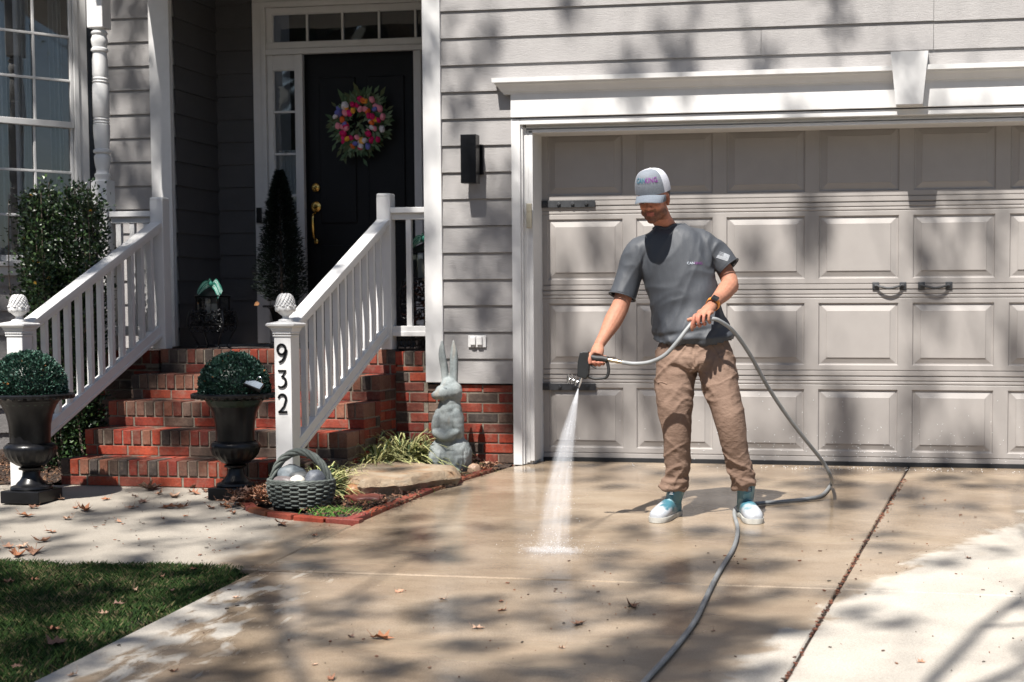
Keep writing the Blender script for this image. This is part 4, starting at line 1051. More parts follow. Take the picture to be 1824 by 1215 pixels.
rock('stone', BC + Vector((.095, -.02, .155)), (.062, .055, .062), (.105, .115, .135), 'big blue-grey stone on the right side of the basket', 'stone', 5, 1.1)
rock('stone', (-3.015, -.42, .005), (.045, .04, .042), (.38, .25, .17), 'fist-sized pinkish tan stone beside the rabbit foot', 'stone', 6, .3)
rock('stone', (-4.00, -1.60, -.045), (.035, .03, .038), (.42, .27, .22), 'rough pale pink stone leaning at the foot of the right urn', 'stone', 7, .8, amp=.3, n=12)
rock('stone', (-3.335, -1.52, -.055), (.13, .09, .035), (.13, .035, .025), 'flat broken red stone lying between basket and flagstone', 'stone', 8, -.3, flat=True, amp=.3)
rock('stone', (-3.44, -1.40, -.03), (.06, .05, .05), (.30, .15, .07), 'rusty brown rounded stone just right of the basket', 'stone', 9, .4, amp=.2)
# clay brick edging
edge = catmull([Vector((-3.985, -1.70, 0)), Vector((-3.86, -1.88, 0)), Vector((-3.66, -2.02, 0)), Vector((-3.40, -2.115, 0)), Vector((-3.10, -2.145, 0))], 10)
edge2 = [Vector((-3.175, -2.16, 0)), Vector((-3.10, -1.40, 0)), Vector((-3.035, -.80, 0)), Vector((-2.905, -.14, 0))]
def along(P, step):
    out = [P[0]]; acc = 0
    for a, b_ in zip(P[:-1], P[1:]):
        d = (b_ - a).length; t = step - acc
        while t <= d: out.append(a.lerp(b_, t / d)); t += step
        acc = d - (t - step)
    return out
random.seed(31); ORD = ['first', 'second', 'third', 'fourth', 'fifth', 'sixth', 'seventh', 'eighth', 'ninth', 'tenth', 'eleventh', 'twelfth']
for P_, where in ((along(edge, .208), 'along the walkway, counted from the right urn'), (along(edge2, .208), 'along the driveway, counted from the basket')):
    for i_, (a, b_) in enumerate(zip(P_[:-1], P_[1:])):
        m_ = (a + b_) / 2; an = math.atan2(b_.y - a.y, b_.x - a.x); q = MB(); q.cur = tuple(x * U(.65, 1.1) for x in (.22, .052, .032))
        z_ = gz(m_.y) - .012 + U(-.002, .004) + .006
        q.obox((m_.x, m_.y, z_), (.198, .062, .055), Matrix.Rotation(an + U(-.03, .03), 3, 'Z') @ Matrix.Rotation(U(-.02, .02) - math.atan(.05) * math.sin(an), 3, 'Y'), .006)
        tag(q.build('edging_brick', 'brick_wet'), ORD[i_] + ' red clay edging brick ' + where, 'brick', 'clay bricks edging the bed')

# ============================================================ liriope clumps, grass
def clump(x, y, n, L, seed, label, lean=(.05, .12)):
    random.seed(seed); b = MB(); z = gz(y) + .0
    for i in range(n):
        a = U(0, 6.283); l = L * U(.55, 1.1); el = U(.25, 1.25); d = Vector((math.cos(a), math.sin(a), 0)); d = (d + Vector((lean[0], lean[1], 0))).normalized()
        p0 = Vector((x + U(-.05, .05), y + U(-.05, .05), z)); W = U(.0035, .0065); sd = d.cross(Vector((0, 0, 1)))
        rows = []; m_ = 7
        for k in range(m_ + 1):
            t = k / m_; h = math.sin(el) * l * t * 1.1 - .60 * l * t * t * U(.9, 1.1); p = p0 + d * math.cos(el) * l * t * (1 + .25 * t) + Vector((0, 0, h + .02)); w_ = W * (1 - t ** 3) + .0004
            p.z = max(p.z, z + .004)
            rows.append([p + sd * w_ * u + Vector((0, 0, abs(u) * .0015)) for u in (-1, -.45, .45, 1)])
        g_ = random.choice([(.09, .13, .025), (.06, .10, .02), (.13, .15, .04), (.20, .17, .06), (.30, .24, .12)]) if random.random() < .8 else (.025, .05, .015)
        for k in range(m_):
            for j in range(3):
                b.cur = (.50, .50, .24) if j != 1 and g_[1] > .09 else g_
                b.add([rows[k][j], rows[k][j + 1], rows[k + 1][j + 1], rows[k + 1][j]], [(0, 1, 2, 3)])
    return tag(b.build('variegated_liriope', 'foliage_soft', loc=(x, y, z)), label, 'grass plant')
clump(-3.64, -.56, 330, .44, 1, 'variegated strap-leaf clump closest to the stair railing foot')
clump(-3.52, -.34, 420, .50, 2, 'tallest variegated strap-leaf clump in the middle of the brick wall')
clump(-3.42, -.24, 200, .36, 3, 'variegated strap-leaf clump nearest the rabbit')
clump(-3.66, -1.36, 260, .36, 4, 'variegated strap-leaf clump seen through the basket handle')
clump(-3.68, -1.06, 180, .30, 5, 'variegated strap-leaf clump spilling over the flagstone corner')
def tuft(x, y, n, L, seed, label, s=.07):
    random.seed(seed); b = MB()
    for i in range(n):
        p = Vector((x + random.gauss(0, s), y + random.gauss(0, s * .6), 0)); p.z = gz(p.y) + .0; a = U(0, 6.283); l = L * U(.4, 1.1); d = Vector((math.cos(a) * .6, math.sin(a) * .6, 1)).normalized(); sd = d.cross(Vector((math.sin(a), -math.cos(a), .2))).normalized() * .0022
        b.cur = random.choice([(.07, .17, .03), (.11, .24, .05), (.16, .28, .07)]); b.add([p - sd, p + sd, p + d * l * .6 + sd * .8, p + d * l + Vector((d.x, d.y, -.3)) * l * .3, p + d * l * .6 - sd * .8], [(0, 1, 2, 3, 4)])
    tag(b.build('grass_tuft', 'foliage_soft', loc=(x, y, gz(y))), label, 'grass tuft')
tuft(-3.36, -1.93, 300, .06, 6, 'bright green grass tuft in the bed corner in front of the basket')
tuft(-3.12, -1.15, 60, .04, 7, 'small green weed tuft by the edging below the flagstone', .035)
tuft(-3.30, -1.62, 40, .05, 8, 'thin green sprig among the red stones in the bed', .05)
def lawn():
    random.seed(77); b = MB(); n = 0
    while n < 95000:
        x = -3.165 - random.random() ** 1.1 * 1.75; y = -3.28 + .05 * noise.noise(Vector((x * 4, 1, 1))) - (random.random() ** 1.2) * 3.0; x += .03 * noise.noise(Vector((2, y * 5, 1)))
        if x < -3.2 - (2.4 + (y + 3.3) * -.0) : 
            pass
        if noise.noise(Vector((x * 3, y * 3, 0))) < -.18 and random.random() < .75: continue
        n += 1; p = Vector((x, y, gz(y) - .055 + (.02 if x < -3.25 else 0))); l = U(.028, .062) * (1 + .35 * noise.noise(Vector((x * 2, y * 2, 7)))); a = U(0, 6.283); d = Vector((math.cos(a) * .5, math.sin(a) * .5, 1)).normalized()
        sd = Vector((math.sin(a), -math.cos(a), 0)) * U(.0010, .0018)
        r = random.random() + .35 * max(0, noise.noise(Vector((x * 2.3, y * 2.3, 9)))); b.cur = (.035, .072, .020) if r < .4 else (.060, .105, .028) if r < .70 else (.022, .05, .016) if r < .86 else (.20, .165, .09)
        b.add([p - sd, p + sd, p + d * l * .6 + sd * .8, p + d * l + Vector((d.x, d.y, -.25)) * l * .35, p + d * l * .6 - sd * .8], [(0, 1, 2, 3, 4)])
    tag(b.build('lawn_grass', 'foliage_soft', loc=(0, 0, 0)), kind='stuff')
lawn()

# ============================================================ fallen leaves
def leaf_into(b, c, L, seed):
    """curled, lobed dry leaf"""
    rnd = random.Random(seed); lob = []
    k = 13
    for i in range(k):
        t = i / k * 6.283; r = (.30 + .22 * (i % 2) + rnd.uniform(-.06, .06)) * (1 if abs(math.cos(t)) > .5 else .8); lob.append((r * math.cos(t) * 1.25, r * math.sin(t) * .9))
    M = Matrix.Rotation(rnd.uniform(0, 6.28), 3, 'Z') @ Matrix.Rotation(rnd.uniform(-.35, .35), 3, 'X'); cu = rnd.uniform(.5, 2.2); cv = rnd.uniform(-.4, .8)
    def f(x, y): return Vector(c) + M @ Vector((x * L, y * L, (cu * y * y + cv * x * x * .8 + .06 * math.sin(x * 9 + y * 7)) * L)) 
    vs = [f(0, 0)] + [f(x * .5, y * .5) for x, y in lob] + [f(x, y) for x, y in lob]; z0 = min(v.z for v in vs) - Vector(c).z
    vs = [v - Vector((0, 0, z0)) for v in vs]
    fs = [(0, 1 + i, 1 + (i + 1) % k) for i in range(k)] + [(1 + i, 1 + k + i, 1 + k + (i + 1) % k, 1 + (i + 1) % k) for i in range(k)]
    b.cur = rnd.choice([(.24, .11, .065), (.36, .20, .13), (.16, .08, .05), (.42, .27, .19), (.28, .12, .06), (.14, .08, .06)]); b.add(vs, fs)
    s0 = f(lob[0][0], lob[0][1]) - Vector((0, 0, z0)); b.tube([s0, s0 + M @ Vector((.3 * L, .05 * L, .03))], L * .012, 4)
random.seed(100)
spots = [(270, 872, .10), (300, 905, .07), (150, 910, .085), (45, 920, .075), (325, 905, .06), (235, 905, .04), (400, 902, .06), (375, 905, .055), (500, 935, .08), (90, 948, .05), (60, 905, .045), (110, 890, .04), (210, 930, .03), (400, 868, .06),
         (255, 895, .05), (345, 868, .055), (60, 985, .09), (30, 990, .08), (20, 895, .05), (135, 905, .04), (365, 875, .055), (430, 900, .05), (560, 955, .03), (270, 860, .07), (40, 975, .06), (170, 940, .02), (290, 925, .025), (480, 880, .06), (285, 880, .05), (310, 885, .07), (262, 868, .07), (345, 880, .06), (372, 888, .04), (240, 885, .035), (425, 893, .06), (445, 905, .07), (465, 900, .06), (415, 915, .04), (330, 920, .03), (120, 925, .05), (75, 965, .06), (15, 975, .05), (190, 890, .045)]
for i, (px, py, L) in enumerate(spots):
    p = gnd(px, py); b = MB(); leaf_into(b, (p.x, p.y, gz(p.y) + .001), L * 1.35, i); tag(b.build('dry_leaf', 'leafbits', loc=p, smooth=False), 'curled brown dry leaf lying on the pale front walkway', 'leaf', 'dry leaves on the walkway')
for i, (px, py, L) in enumerate([(1125, 1080, .07), (1030, 1112, .055), (680, 1138, .07), (1270, 1125, .02), (625, 1135, .03), (710, 1055, .035), (790, 1068, .03), (895, 1088, .035), (893, 1072, .025), (850, 1120, .04), (590, 1210, .04), (765, 1190, .02), (560, 1185, .02), (1725, 995, .03), (1640, 1180, .025), (310, 1197, .03), (420, 1065, .025), (1000, 1155, .025)]):
    p = gnd(px, py); b = MB(); leaf_into(b, (p.x, p.y, gz(p.y) + .001), L * 1.2, 60 + i); tag(b.build('dry_leaf', 'leafbits', loc=p), 'brown dry leaf lying on the wet driveway', 'leaf', 'dry leaves on the driveway')
for i, (px, py, L) in enumerate([(15, 1040, .07), (95, 1125, .08), (98, 1150, .09), (305, 1055, .06), (60, 1035, .06), (210, 1078, .06), (185, 1095, .05), (140, 1045, .05), (240, 1052, .05), (30, 1190, .05), (290, 1028, .04), (130, 1205, .05), (345, 1015, .05)]):
    p = gnd(px, py); b = MB(); leaf_into(b, (p.x, p.y, gz(p.y) + .004), L * .8, 90 + i); tag(b.build('dry_leaf', 'leafbits', loc=p), 'tan dry leaf caught in the lawn grass', 'leaf', 'dry leaves on the lawn')
b = MB()          # drifts of leaves round the urn, basket and beds: uncountable
for i in range(340):
    r = random.random()
    if r < .50: x, y = -3.93 + random.gauss(0, .085), -1.60 + random.gauss(0, .12); h = .07
    elif r < .62: x, y = U(-6.9, -5.55), U(-1.2, -.3); h = .02
    elif r < .8: x, y = U(-3.55, -2.95), U(-.45, -.05); h = .02
    else: x, y = U(-3.9, -3.15), U(-1.9, -.6); h = .02
    leaf_into(b, (x, y, gz(y) + U(.008, h + .01)), U(.035, .075), 300 + i)
tag(b.build('leaf_litter', 'leafbits', loc=(0, 0, 0)), kind='stuff')
b = MB()          # crumbs of bark, catkins and leaf on the concrete
for i in range(1000):
    r = random.random()
    if r < .45: x, y = U(-6.2, -3.2), U(-3.2, -1.2)
    elif r < .8: x, y = U(-3.1, .6), -2.2 - random.random() ** .8 * 3.3
    else: x, y = U(-.6, .6), U(-5.5, -1.0)
    if noise.noise(Vector((x * 1.7, y * 1.7, 3))) < U(-.25, .25): continue
    b.cur = random.choice([(.16, .06, .035), (.09, .05, .035), (.24, .10, .05), (.05, .04, .03)]); L = .003 + .015 * random.random() ** 2
    b.obox((x, y, gz(y) + .003), (L, L * U(.2, .6), .003), Matrix.Rotation(U(0, 6.3), 3, 'Z'))
for i in range(230):  # debris packed into the long joint
    t = random.random(); y = -.3 - t * 5.2; x = jx(y) + random.gauss(0, .006)
    b.cur = random.choice([(.14, .05, .03), (.08, .035, .025), (.20, .08, .045), (.045, .03, .022)]); L = U(.006, .02)
    b.obox((x, y, gz(y) + .0), (L, L * .5, .005), Matrix.Rotation(U(0, 6.3), 3, 'Z') @ Matrix.Rotation(U(-.5, .5), 3, 'X'))
tag(b.build('driveway_debris', 'leafbits', loc=(0, 0, 0)), kind='stuff')

# ============================================================ trees that shade the front of the house
def shadow_shaped_canopy(p):
    """chance to keep a leaf clump at p, shaped by where its shadow lands: sparse over man and drive"""
    sx, sz = .22, 1.68; t = -p.y; X, Z = p.x + sx * t, p.z - sz * t; tm = -1.8 - p.y; xm, zm = p.x + sx * tm, p.z - sz * tm
    if -.3 < zm < 1.95 and abs(xm + 1.38) < .42: return .06
    if Z > 0:
        if X < -3.5: return 1.0 if X < -5.3 else .75
        if X < -2.8: return .95 if Z < 2.0 else .45
        if Z > 2.0: return .30 if X > -1.6 else .45
        return .85
    t = (p.z + .1) / sz; X, Y = p.x + sx * t, p.y + t
    if X < -3.2: return .35 if Y > -3.2 else .6
    if X > -.7 and Y < -1.4: return .06
    return 1.0 if Y < -3.4 else .65 if Y > -1.6 else .85
def tree(x, y, h, label, seed, spread=1.0, leaves=3, lean=(0, 0), crown=None, first=.35, leafsize=1.0, density=1.0, lvmax=3):
    random.seed(seed); T = thing('tree', (x, y, gz(min(y, 0)) - .1), label, 'tree', 'trees round the front yard')
    w_ = MB(); f = MB(); tips = []
    def grow(p, d, L, r, lv):
        n_ = 5; P = [p]; dd = d.copy()
        for i in range(n_):
            dd = (dd + Vector((U(-1, 1), U(-1, 1), U(-.5, .7))) * .13).normalized(); P.append(P[-1] + dd * L / n_)
        w_.tube(P, [r * (1 - .45 * i / n_) for i in range(n_ + 1)], 8 if lv < 2 else 5 if lv < 4 else 3, cap=False)
        if lv >= 2: tips.append((P[-1], dd))
        if lv >= 3: tips.append((P[3], dd))
        if lv < lvmax:
            k = (4, 4, 3, 3, 3)[lv]
            for j in range(k):
                t = .35 + .65 * (j + 1) / k; q = P[min(n_, int(t * n_))]; az = U(0, 6.283); tl = U(.45, .95)
                ax = dd.cross(Vector((math.cos(az), math.sin(az), .3))).normalized(); nd = (Matrix.Rotation(tl, 3, ax) @ dd); nd.z += .12; nd.x *= spread; nd.y *= spread
                grow(q, nd.normalized(), L * U(.58, .76), r * U(.36, .5), lv + 1)
    base = Vector((x, y, gz(min(y, 0)) - .1)); top = base + Vector((lean[0], lean[1], h * first)); w_.tube([base, base.lerp(top, .5) + Vector((.08, .05, 0)), top], [h * .014, h * .011, h * .009], 14, cap=False)
    for j in range(4):
        a = j * 1.57 + U(-.4, .4); grow(top - Vector((0, 0, .3)), Vector((math.cos(a) * .62 * spread, math.sin(a) * .62 * spread, 1)).normalized(), h * .30, h * .0020, 0)
    grow(top, Vector((lean[0] * .1, lean[1] * .1, 1)).normalized(), h * .30, h * .0024, 0)
    for p, d in tips:
        if random.random() > density * shadow_shaped_canopy(p): continue  # crown thinned to shape its shadow, keeping sun on the man and drive
        c_ = p + Vector((U(-.1, .1), U(-.1, .1), U(-.1, .1))); sp = U(.04, .085)
        for j in range(leaves):
            q = c_ + Vector((random.gauss(0, sp), random.gauss(0, sp), random.gauss(0, sp)))
            a = Vector((U(-1, 1), U(-1, 1), U(-1, 1))).normalized(); s_ = a.cross(Vector((U(-1, 1), U(-1, 1), U(-1, 1)))).normalized(); l = U(.05, .10) * leafsize
            f.cur = random.choice([(.10, .14, .03), (.14, .17, .05), (.18, .12, .06), (.08, .11, .03)]); f.add([q, q + a * l * .5 + s_ * l * .3, q + a * l, q + a * l * .5 - s_ * l * .3], [(0, 1, 2, 3)])
    w_.build('trunk', 'bark', T, smooth=True, angle=180); f.build('crown', 'foliage_soft', T)
    print('TREE', label[:20], len(w_.f), len(f.f), len(tips))
MSEED = 40
tree(-8.2, -12.2, 18, 'tall half-bare oak on the lawn left of the driveway, outside the view', 3, 1.1, leaves=38, lean=(.4, 4.0), density=1.0, lvmax=4, leafsize=1.15)
tree(-.9, -13.6, 17, 'spreading early-leafing maple behind the driveway, outside the view', MSEED, 1.05, leaves=46, lean=(-.4, 3.4), density=1.0, lvmax=4, leafsize=1.15)
tree(14, -4, 12, 'bare street tree far to the right, mirrored in the bay window', 13, 1.0, leaves=3, density=.5, lvmax=5)
random.seed(66); wd_ = MB(); wt = MB()                       # woods added to block low sky off the porch, seen only in reflections
for i in range(60):
    a = U(.75, 3.29); rr = U(26, 38); x, y = rr * 1.25 * math.cos(a), -10 - rr * math.sin(a); hh = U(11, 17); z = -2.2
    wt.tube([(x, y, z), (x + U(-.5, .5), y, z + hh * .8)], [.25, .08], 6)
    for k in range(150):
        t = random.random(); r_ = U(.3, 3.4) * (1 - .5 * t); b_ = U(0, 6.28); p = Vector((x + r_ * math.cos(b_), y + r_ * math.sin(b_), z + .6 + hh * t * .97)); u = Vector((U(-1, 1), U(-1, 1), U(-1, 1))).normalized(); v = u.cross(Vector((U(-1, 1), U(-1, 1), U(-1, 1)))).normalized(); l = U(.5, 1.1)
        wd_.cur = random.choice([(.06, .05, .035), (.05, .06, .03), (.09, .07, .05), (.04, .05, .03)]); wd_.add([p - u * l, p + v * l * .6, p + u * l, p - v * l * .6], [(0, 1, 2, 3)])
wo = wd_.build('sky_blocker_woods', 'foliage_soft', loc=(0, -40, -2)); tag(wo, kind='stuff'); wt.build('trunks', 'bark', wo)
# ============================================================ the man with the pressure washer
V = Vector
def a3(px, py, Y): return at(px, py, Y)
HL = a3(1062, 640, -2.08)     # hand on the spray gun
HR = a3(1252, 562, -2.06)     # hand holding the hose
PM = thing('person', (-1.30, -1.82, gz(-1.82)), 'man in grey tee, tan work trousers and grey-white cap spraying the driveway', 'person')
skin = MB()
# head frame: yaw towards image-left, pitched down
HC = a3(1164, 352, -1.90)
MH = Matrix.Rotation(math.radians(-7), 3, 'Z') @ Matrix.Rotation(math.radians(-2), 3, 'Y') @ Matrix.Rotation(math.radians(18), 3, 'X')
def h(x, y, z): return HC + MH @ V((x, y, z))
def he(c, r, M=None): skin.ell(h(*c), r, MH @ (M or Matrix.Identity(3)), 20, 14)
he((0, .012, .02), (.077, .096, .095)); he((0, -.028, -.035), (.064, .066, .07)); he((0, -.045, -.080), (.050, .050, .040)); he((0, -.078, -.103), (.026, .022, .019))
he((.036, -.062, -.028), (.024, .025, .028)); he((-.036, -.062, -.028), (.024, .025, .028))          # cheeks
he((0, -.082, .022), (.055, .018, .012))                                                            # brow
he((.050, -.02, -.075), (.018, .05, .022), Matrix.Rotation(-.3, 3, 'X')); he((-.050, -.02, -.075), (.018, .05, .022), Matrix.Rotation(-.3, 3, 'X'))   # jaw line
skin.tube([h(0, -.090, .016), h(0, -.104, -.008), h(0, -.116, -.027), h(0, -.104, -.036)], [.008, .010, .013, .010], 10)
for s in (-1, 1): he((s * .011, -.100, -.034), (.009, .010, .007))
he((0, -.088, -.060), (.022, .010, .0055)); he((0, -.086, -.071), (.019, .010, .006)); he((0, -.080, -.085), (.020, .014, .008))
for s in (-1, 1):
    he((s * .078, .008, -.010), (.010, .019, .031), Matrix.Rotation(s * .25, 3, 'Z') @ Matrix.Rotation(.15, 3, 'X')); he((s * .074, .004, -.038), (.008, .010, .012))
NB = a3(1192, 412, -1.745)
rings(skin, [(h(0, .015, -.03), MH @ V((.055, 0, 0)), MH @ V((0, .056, 0))), (h(0, .030, -.09).lerp(NB, .25), V((.058, .0, .006)), V((0, .060, .0))), (NB, V((.066, 0, 0)), V((0, .062, 0))), (NB + V((.0, .01, -.06)), V((.085, 0, 0)), V((0, .065, 0)))])
# torso and leg cores (under the clothes)
SL_ = a3(1137, 437, -1.79); SR_ = a3(1256, 418, -1.74)
rings(skin, [(NB + V((0, .0, -.03)), V((.07, 0, .0)), V((0, .055, 0))), (a3(1198, 455, -1.74), V((.12, 0, .01)), V((0, .07, 0))), (a3(1212, 520, -1.75), V((.14, 0, 0)), V((0, .085, 0))), (a3(1232, 600, -1.78), V((.13, 0, 0)), V((0, .085, 0))), (a3(1240, 640, -1.80), V((.13, 0, 0)), V((0, .08, 0)))])
def limb(pts, rad, n=6, seg=16, flat=1.0): skin.tube(catmull(pts, n), catr(rad, n), seg, flat=flat)
hipL, hipR = a3(1208, 640, -1.80), a3(1270, 640, -1.80)
limb([hipL, a3(1203, 745, -1.84), a3(1201, 865, -1.77)], [.075, .05, .04]); limb([hipR, a3(1292, 745, -1.86), a3(1326, 865, -1.76)], [.075, .05, .04])
# image-left arm (his right): down to the gun
E1 = a3(1105, 552, -1.86)
W1 = a3(1066, 616, -2.03)
limb([SL_ + V((.02, 0, -.03)), a3(1120, 495, -1.82), E1 + V((.004, 0, .03)), E1.lerp(W1, .30) + V((-.004, 0, 0)), E1.lerp(W1, .68), W1], [.045, .050, .050, .052, .038, .029], flat=.95)
skin.ell(E1 + V((.0, .02, .01)), (.042, .042, .045))
for s, rr in ((.012, .0045),): skin.tube([E1.lerp(W1, .15) + V((.02, -.040, 0)), E1.lerp(W1, .45) + V((.012, -.044, 0)), E1.lerp(W1, .8) + V((.004, -.030, 0))], [.003, .005, .003], 6)   # vein
# image-right arm (his left): bent, forearm forward to the hose
E2 = a3(1301, 508, -1.745); W2 = a3(1269, 543, -1.985)
limb([SR_ + V((-.02, 0, -.04)), a3(1281, 466, -1.72), E2 + V((-.004, 0, .02)), E2.lerp(W2, .30) + V((.0, 0, .0)), E2.lerp(W2, .68), W2], [.042, .046, .048, .049, .038, .029], flat=.95)
skin.ell(E2 + V((.0, .015, -.004)), (.044, .044, .046))
skin.tube([E2.lerp(W2, .2) + V((.0, -.02, .045)), E2.lerp(W2, .6) + V((.004, -.01, .036)), W2 + V((.0, 0, .026))], [.003, .005, .003], 6)
def finger(pts, r0, r1): skin.tube(catmull(pts, 4), catr([r0] + [r0 * .95 + (r1 - r0) * .5 * i / len(pts) for i in range(1, len(pts) - 1)] + [r1], 4), 10)
# --- right hand on the gun grip. handle runs left-right (x), from the gun head to the hose coupling
GX = V((1, 0, 0))
G0 = a3(1050, 636, -2.10); G1 = a3(1080, 640, -2.10)   # grip axis
palm1 = [W1, a3(1064, 626, -2.065), a3(1062, 634, -2.085)]
skin.tube(catmull(palm1, 4), catr([.029, .036, .033], 4), 14, flat=.78)
for i in range(4):       # fingers wrap under the grip, tips come back to the front
    k = G0.lerp(G1, .12 + i * .235) + V((0, 0, .004)); r = (.0092, .0096, .0092, .0080)[i]; ln = (1, 1.08, 1.0, .82)[i]
    finger([k + V((.006, .026, .012)), k + V((.003, .034, -.012)), k + V((.0, .018, -.034 * ln)), k + V((.0, -.008, -.040 * ln)), k + V((.001, -.024, -.028 * ln)), k + V((.002, -.026, -.018))], r, r * .85)
th = a3(1056, 632, -2.10)  # thumb: from the side of the palm down the near side of the gun
finger([a3(1064, 625, -2.075), th + V((-.006, -.018, .004)), th + V((-.010, -.030, -.022)), th + V((-.008, -.030, -.048))], .0125, .0095)
# --- left hand: fist round the hose, knuckles up, fingers closing down over the hose
HA = a3(1238, 573, -2.075); HB = a3(1268, 568, -2.045)     # hose axis in the hand
skin.tube(catmull([W2, a3(1262, 551, -2.015), a3(1255, 558, -2.040)], 4), catr([.030, .036, .034], 4), 14, flat=.80)
skin.ell(a3(1253, 559, -2.045), (.038, .026, .026), Matrix.Rotation(.15, 3, 'Y'))
for i in range(4):
    k = HA.lerp(HB, .02 + i * .30) + V((0, -.004, .012)); r = (.0098, .0102, .0096, .0085)[i]; ln = (1.05, 1.1, 1, .85)[i]
    finger([k + V((.010, .022, .022)), k + V((.0, -.010, .020)), k + V((-.004, -.028, .002)), k + V((-.005, -.024, -.026 * ln)), k + V((-.003, -.004, -.036 * ln)), k + V((.0, .010, -.026))], r, r * .85)
finger([a3(1250, 555, -2.035), HA + V((.004, .004, .020)), HA + V((-.024, -.006, .012)), HA + V((-.040, -.010, .006))], .0125, .0095)   # thumb along the hose
finger([HA + V((.012, -.012, .016)), HA + V((-.008, -.028, -.002)), HA + V((-.012, -.026, -.030)), HA + V((-.012, -.016, -.048))], .0100, .0086)
HI = MH.transposed()
def skcol(v):
    q = HI @ (v - HC); base = V((.35, .165, .108))
    t = noise.noise(v * 22) * .5 + noise.noise(v * 60) * .25; base = base * (1 + .10 * t)
    if q.length < .2:
        base = V((.50, .215, .14)) * (1 + .1 * t)
        # stubble beard: jaw, chin, moustache
        bd = 0
        if q.z < -.040 and q.y < .030 and q.length < .155: bd = min(1, (-.040 - q.z) / .022) * min(1, (.030 - q.y) / .03)
        if abs(q.x) > .045 and -.055 < q.z < .005 and -.03 < q.y < .012: bd = max(bd, .6)
        if abs(q.x) < .032 and -.058 < q.z < -.042 and q.y < -.08: bd = max(bd, .9)
        if abs(q.x) < .020 and -.078 < q.z < -.056 and q.y < -.085: bd = 0; base = V((.36, .12, .09))
        if q.z < -.125: bd = 0
        base = base.lerp(V((.10, .048, .028)), bd * (.80 + .15 * noise.noise(v * 90)))
        if .014 < q.z < .030 and abs(q.x) > .012 and q.y < -.07: base = base.lerp(V((.06, .03, .02)), .8)
    for c, r in ((a3(1060, 648, -2.12), .045), (a3(1245, 572, -2.09), .045)):
        if (v - c).length < r: base = base.lerp(V((.47, .17, .125)), .45)
    return tuple(base)
sk = remesh(skin, .0042, 2, .45, None, skcol)
sk.build('body', attr_mat('skin', .62, 45, .3, .002, spec=.25, var=.17, sss=.10), PM, smooth=True, angle=180)
for s in (-1, 1):
    e = MB(); e.ell(h(s * .031, -.0765, -.002), (.0125, .0115, .011), seg=12, rings=8); e.cur = None; e.build('eye', simple('eye_white', (.55, .52, .50), .3, var=.02, bump=0), PM, smooth=True)
    e = MB(); e.ell(h(s * .031 - .002, -.0845, -.004), (.006, .0045, .006), seg=10, rings=6); e.build('iris', simple('eye_iris', (.06, .04, .03), .2, var=.02, bump=0), PM, smooth=True)
# hair under the cap
hb = MB(); hb.ell(h(0, .032, .012), (.081, .080, .078), MH, 24, 16); hb.ell(h(.070, .018, .012), (.012, .020, .034), MH, 12, 8); hb.ell(h(-.070, .018, .012), (.012, .020, .034), MH, 12, 8)
hr = remesh(hb, .005, 1, .5, lambda v, n: v + n * .003 * noise.noise(v * 120)); hr.build('hair', simple('brown_hair', (.035, .020, .012), .6, var=.4, nscale=80, bump=.6), PM, smooth=True, angle=180)

# --- cap
cp = MB(); nseg, nr = 48, 14
def capv(a, t):   # a azimuth (0 = right ear, -90deg = front), t 0 rim .. 1 top
    r = math.cos(t * 1.5708) ** .62; z = .118 * math.sin(t * 1.5708) ** .92
    fx = .093 * r * math.cos(a); fy = .110 * r * math.sin(a) + .006; fr = max(0, -math.sin(a))
    z += .012 * fr * math.sin(t * 3.14); fy -= .010 * fr * math.sin(t * 3.14)
    return h(fx, fy + .004, .034 + z - .012 * (math.sin(a) > 0) * math.sin(a) * (1 - t))
grey_c = (.155, .172, .20); mesh_c = (.48, .49, .54)
for i in range(nr):
    for k in range(nseg):
        a0, a1 = 6.283 * k / nseg, 6.283 * (k + 1) / nseg; t0, t1 = i / nr, (i + 1) / nr * (.9999)
        front = -.5 * 3.1416 - 1.08 < ((a0 + 3.1416) % 6.2832 - 3.1416) < -.5 * 3.1416 + 1.0
        cp.cur = grey_c if front else mesh_c; cp.add([capv(a0, t0), capv(a1, t0), capv(a1, t1), capv(a0, t1)], [(0, 1, 2, 3)])
n = N('cap_cloth'); at1 = n.n('Attribute', attribute_name='Col'); v1 = n.ramp(n.noise(260, 3), [(.3, (.8,) * 3), (.7, (1.2,) * 3)])
n.set(base=n.mix(1, at1.outputs['Color'], v1, 'MULTIPLY'), rough=.9, normal=n.bump(n.noise(500, 2), .5, .002))
CP = cp.build('cap', n.m, PM, smooth=True, angle=180)
cp = MB(); cp.ell(h(0, .006, .154), (.008, .008, .005), MH, 10, 6); cp.cur = None; cp.build('top_button', 'white', CP, smooth=True)
bm_ = MB(); nb, mb_ = 22, 8
def brim(u, t, off):   # u -1..1 across, t 0..1 outwards
    a = -1.5708 + u * 1.12; x = .093 * math.cos(a); y = .110 * math.sin(a) + .010
    L = .080 * (1 - abs(u) ** 2.6) ** .5
    y2 = y - L * t; x2 = x * (1 - .04 * t); z = .036 - .016 * t - .034 * (x2 / .085) ** 2 * (.55 + .45 * t) + off
    return h(x2, y2, z)
for side, off in ((0, .0022), (1, -.0022)):
    bm_.cur = (.135, .155, .185) if side == 0 else (.13, .14, .155)
    for i in range(mb_):
        for k in range(nb):
            u0, u1 = -1 + 2 * k / nb, -1 + 2 * (k + 1) / nb; q = [brim(u0, i / mb_, off), brim(u1, i / mb_, off), brim(u1, (i + 1) / mb_, off), brim(u0, (i + 1) / mb_, off)]
            bm_.add(q if side == 0 else q[::-1], [(0, 1, 2, 3)])
bm_.cur = (.28, .31, .35)
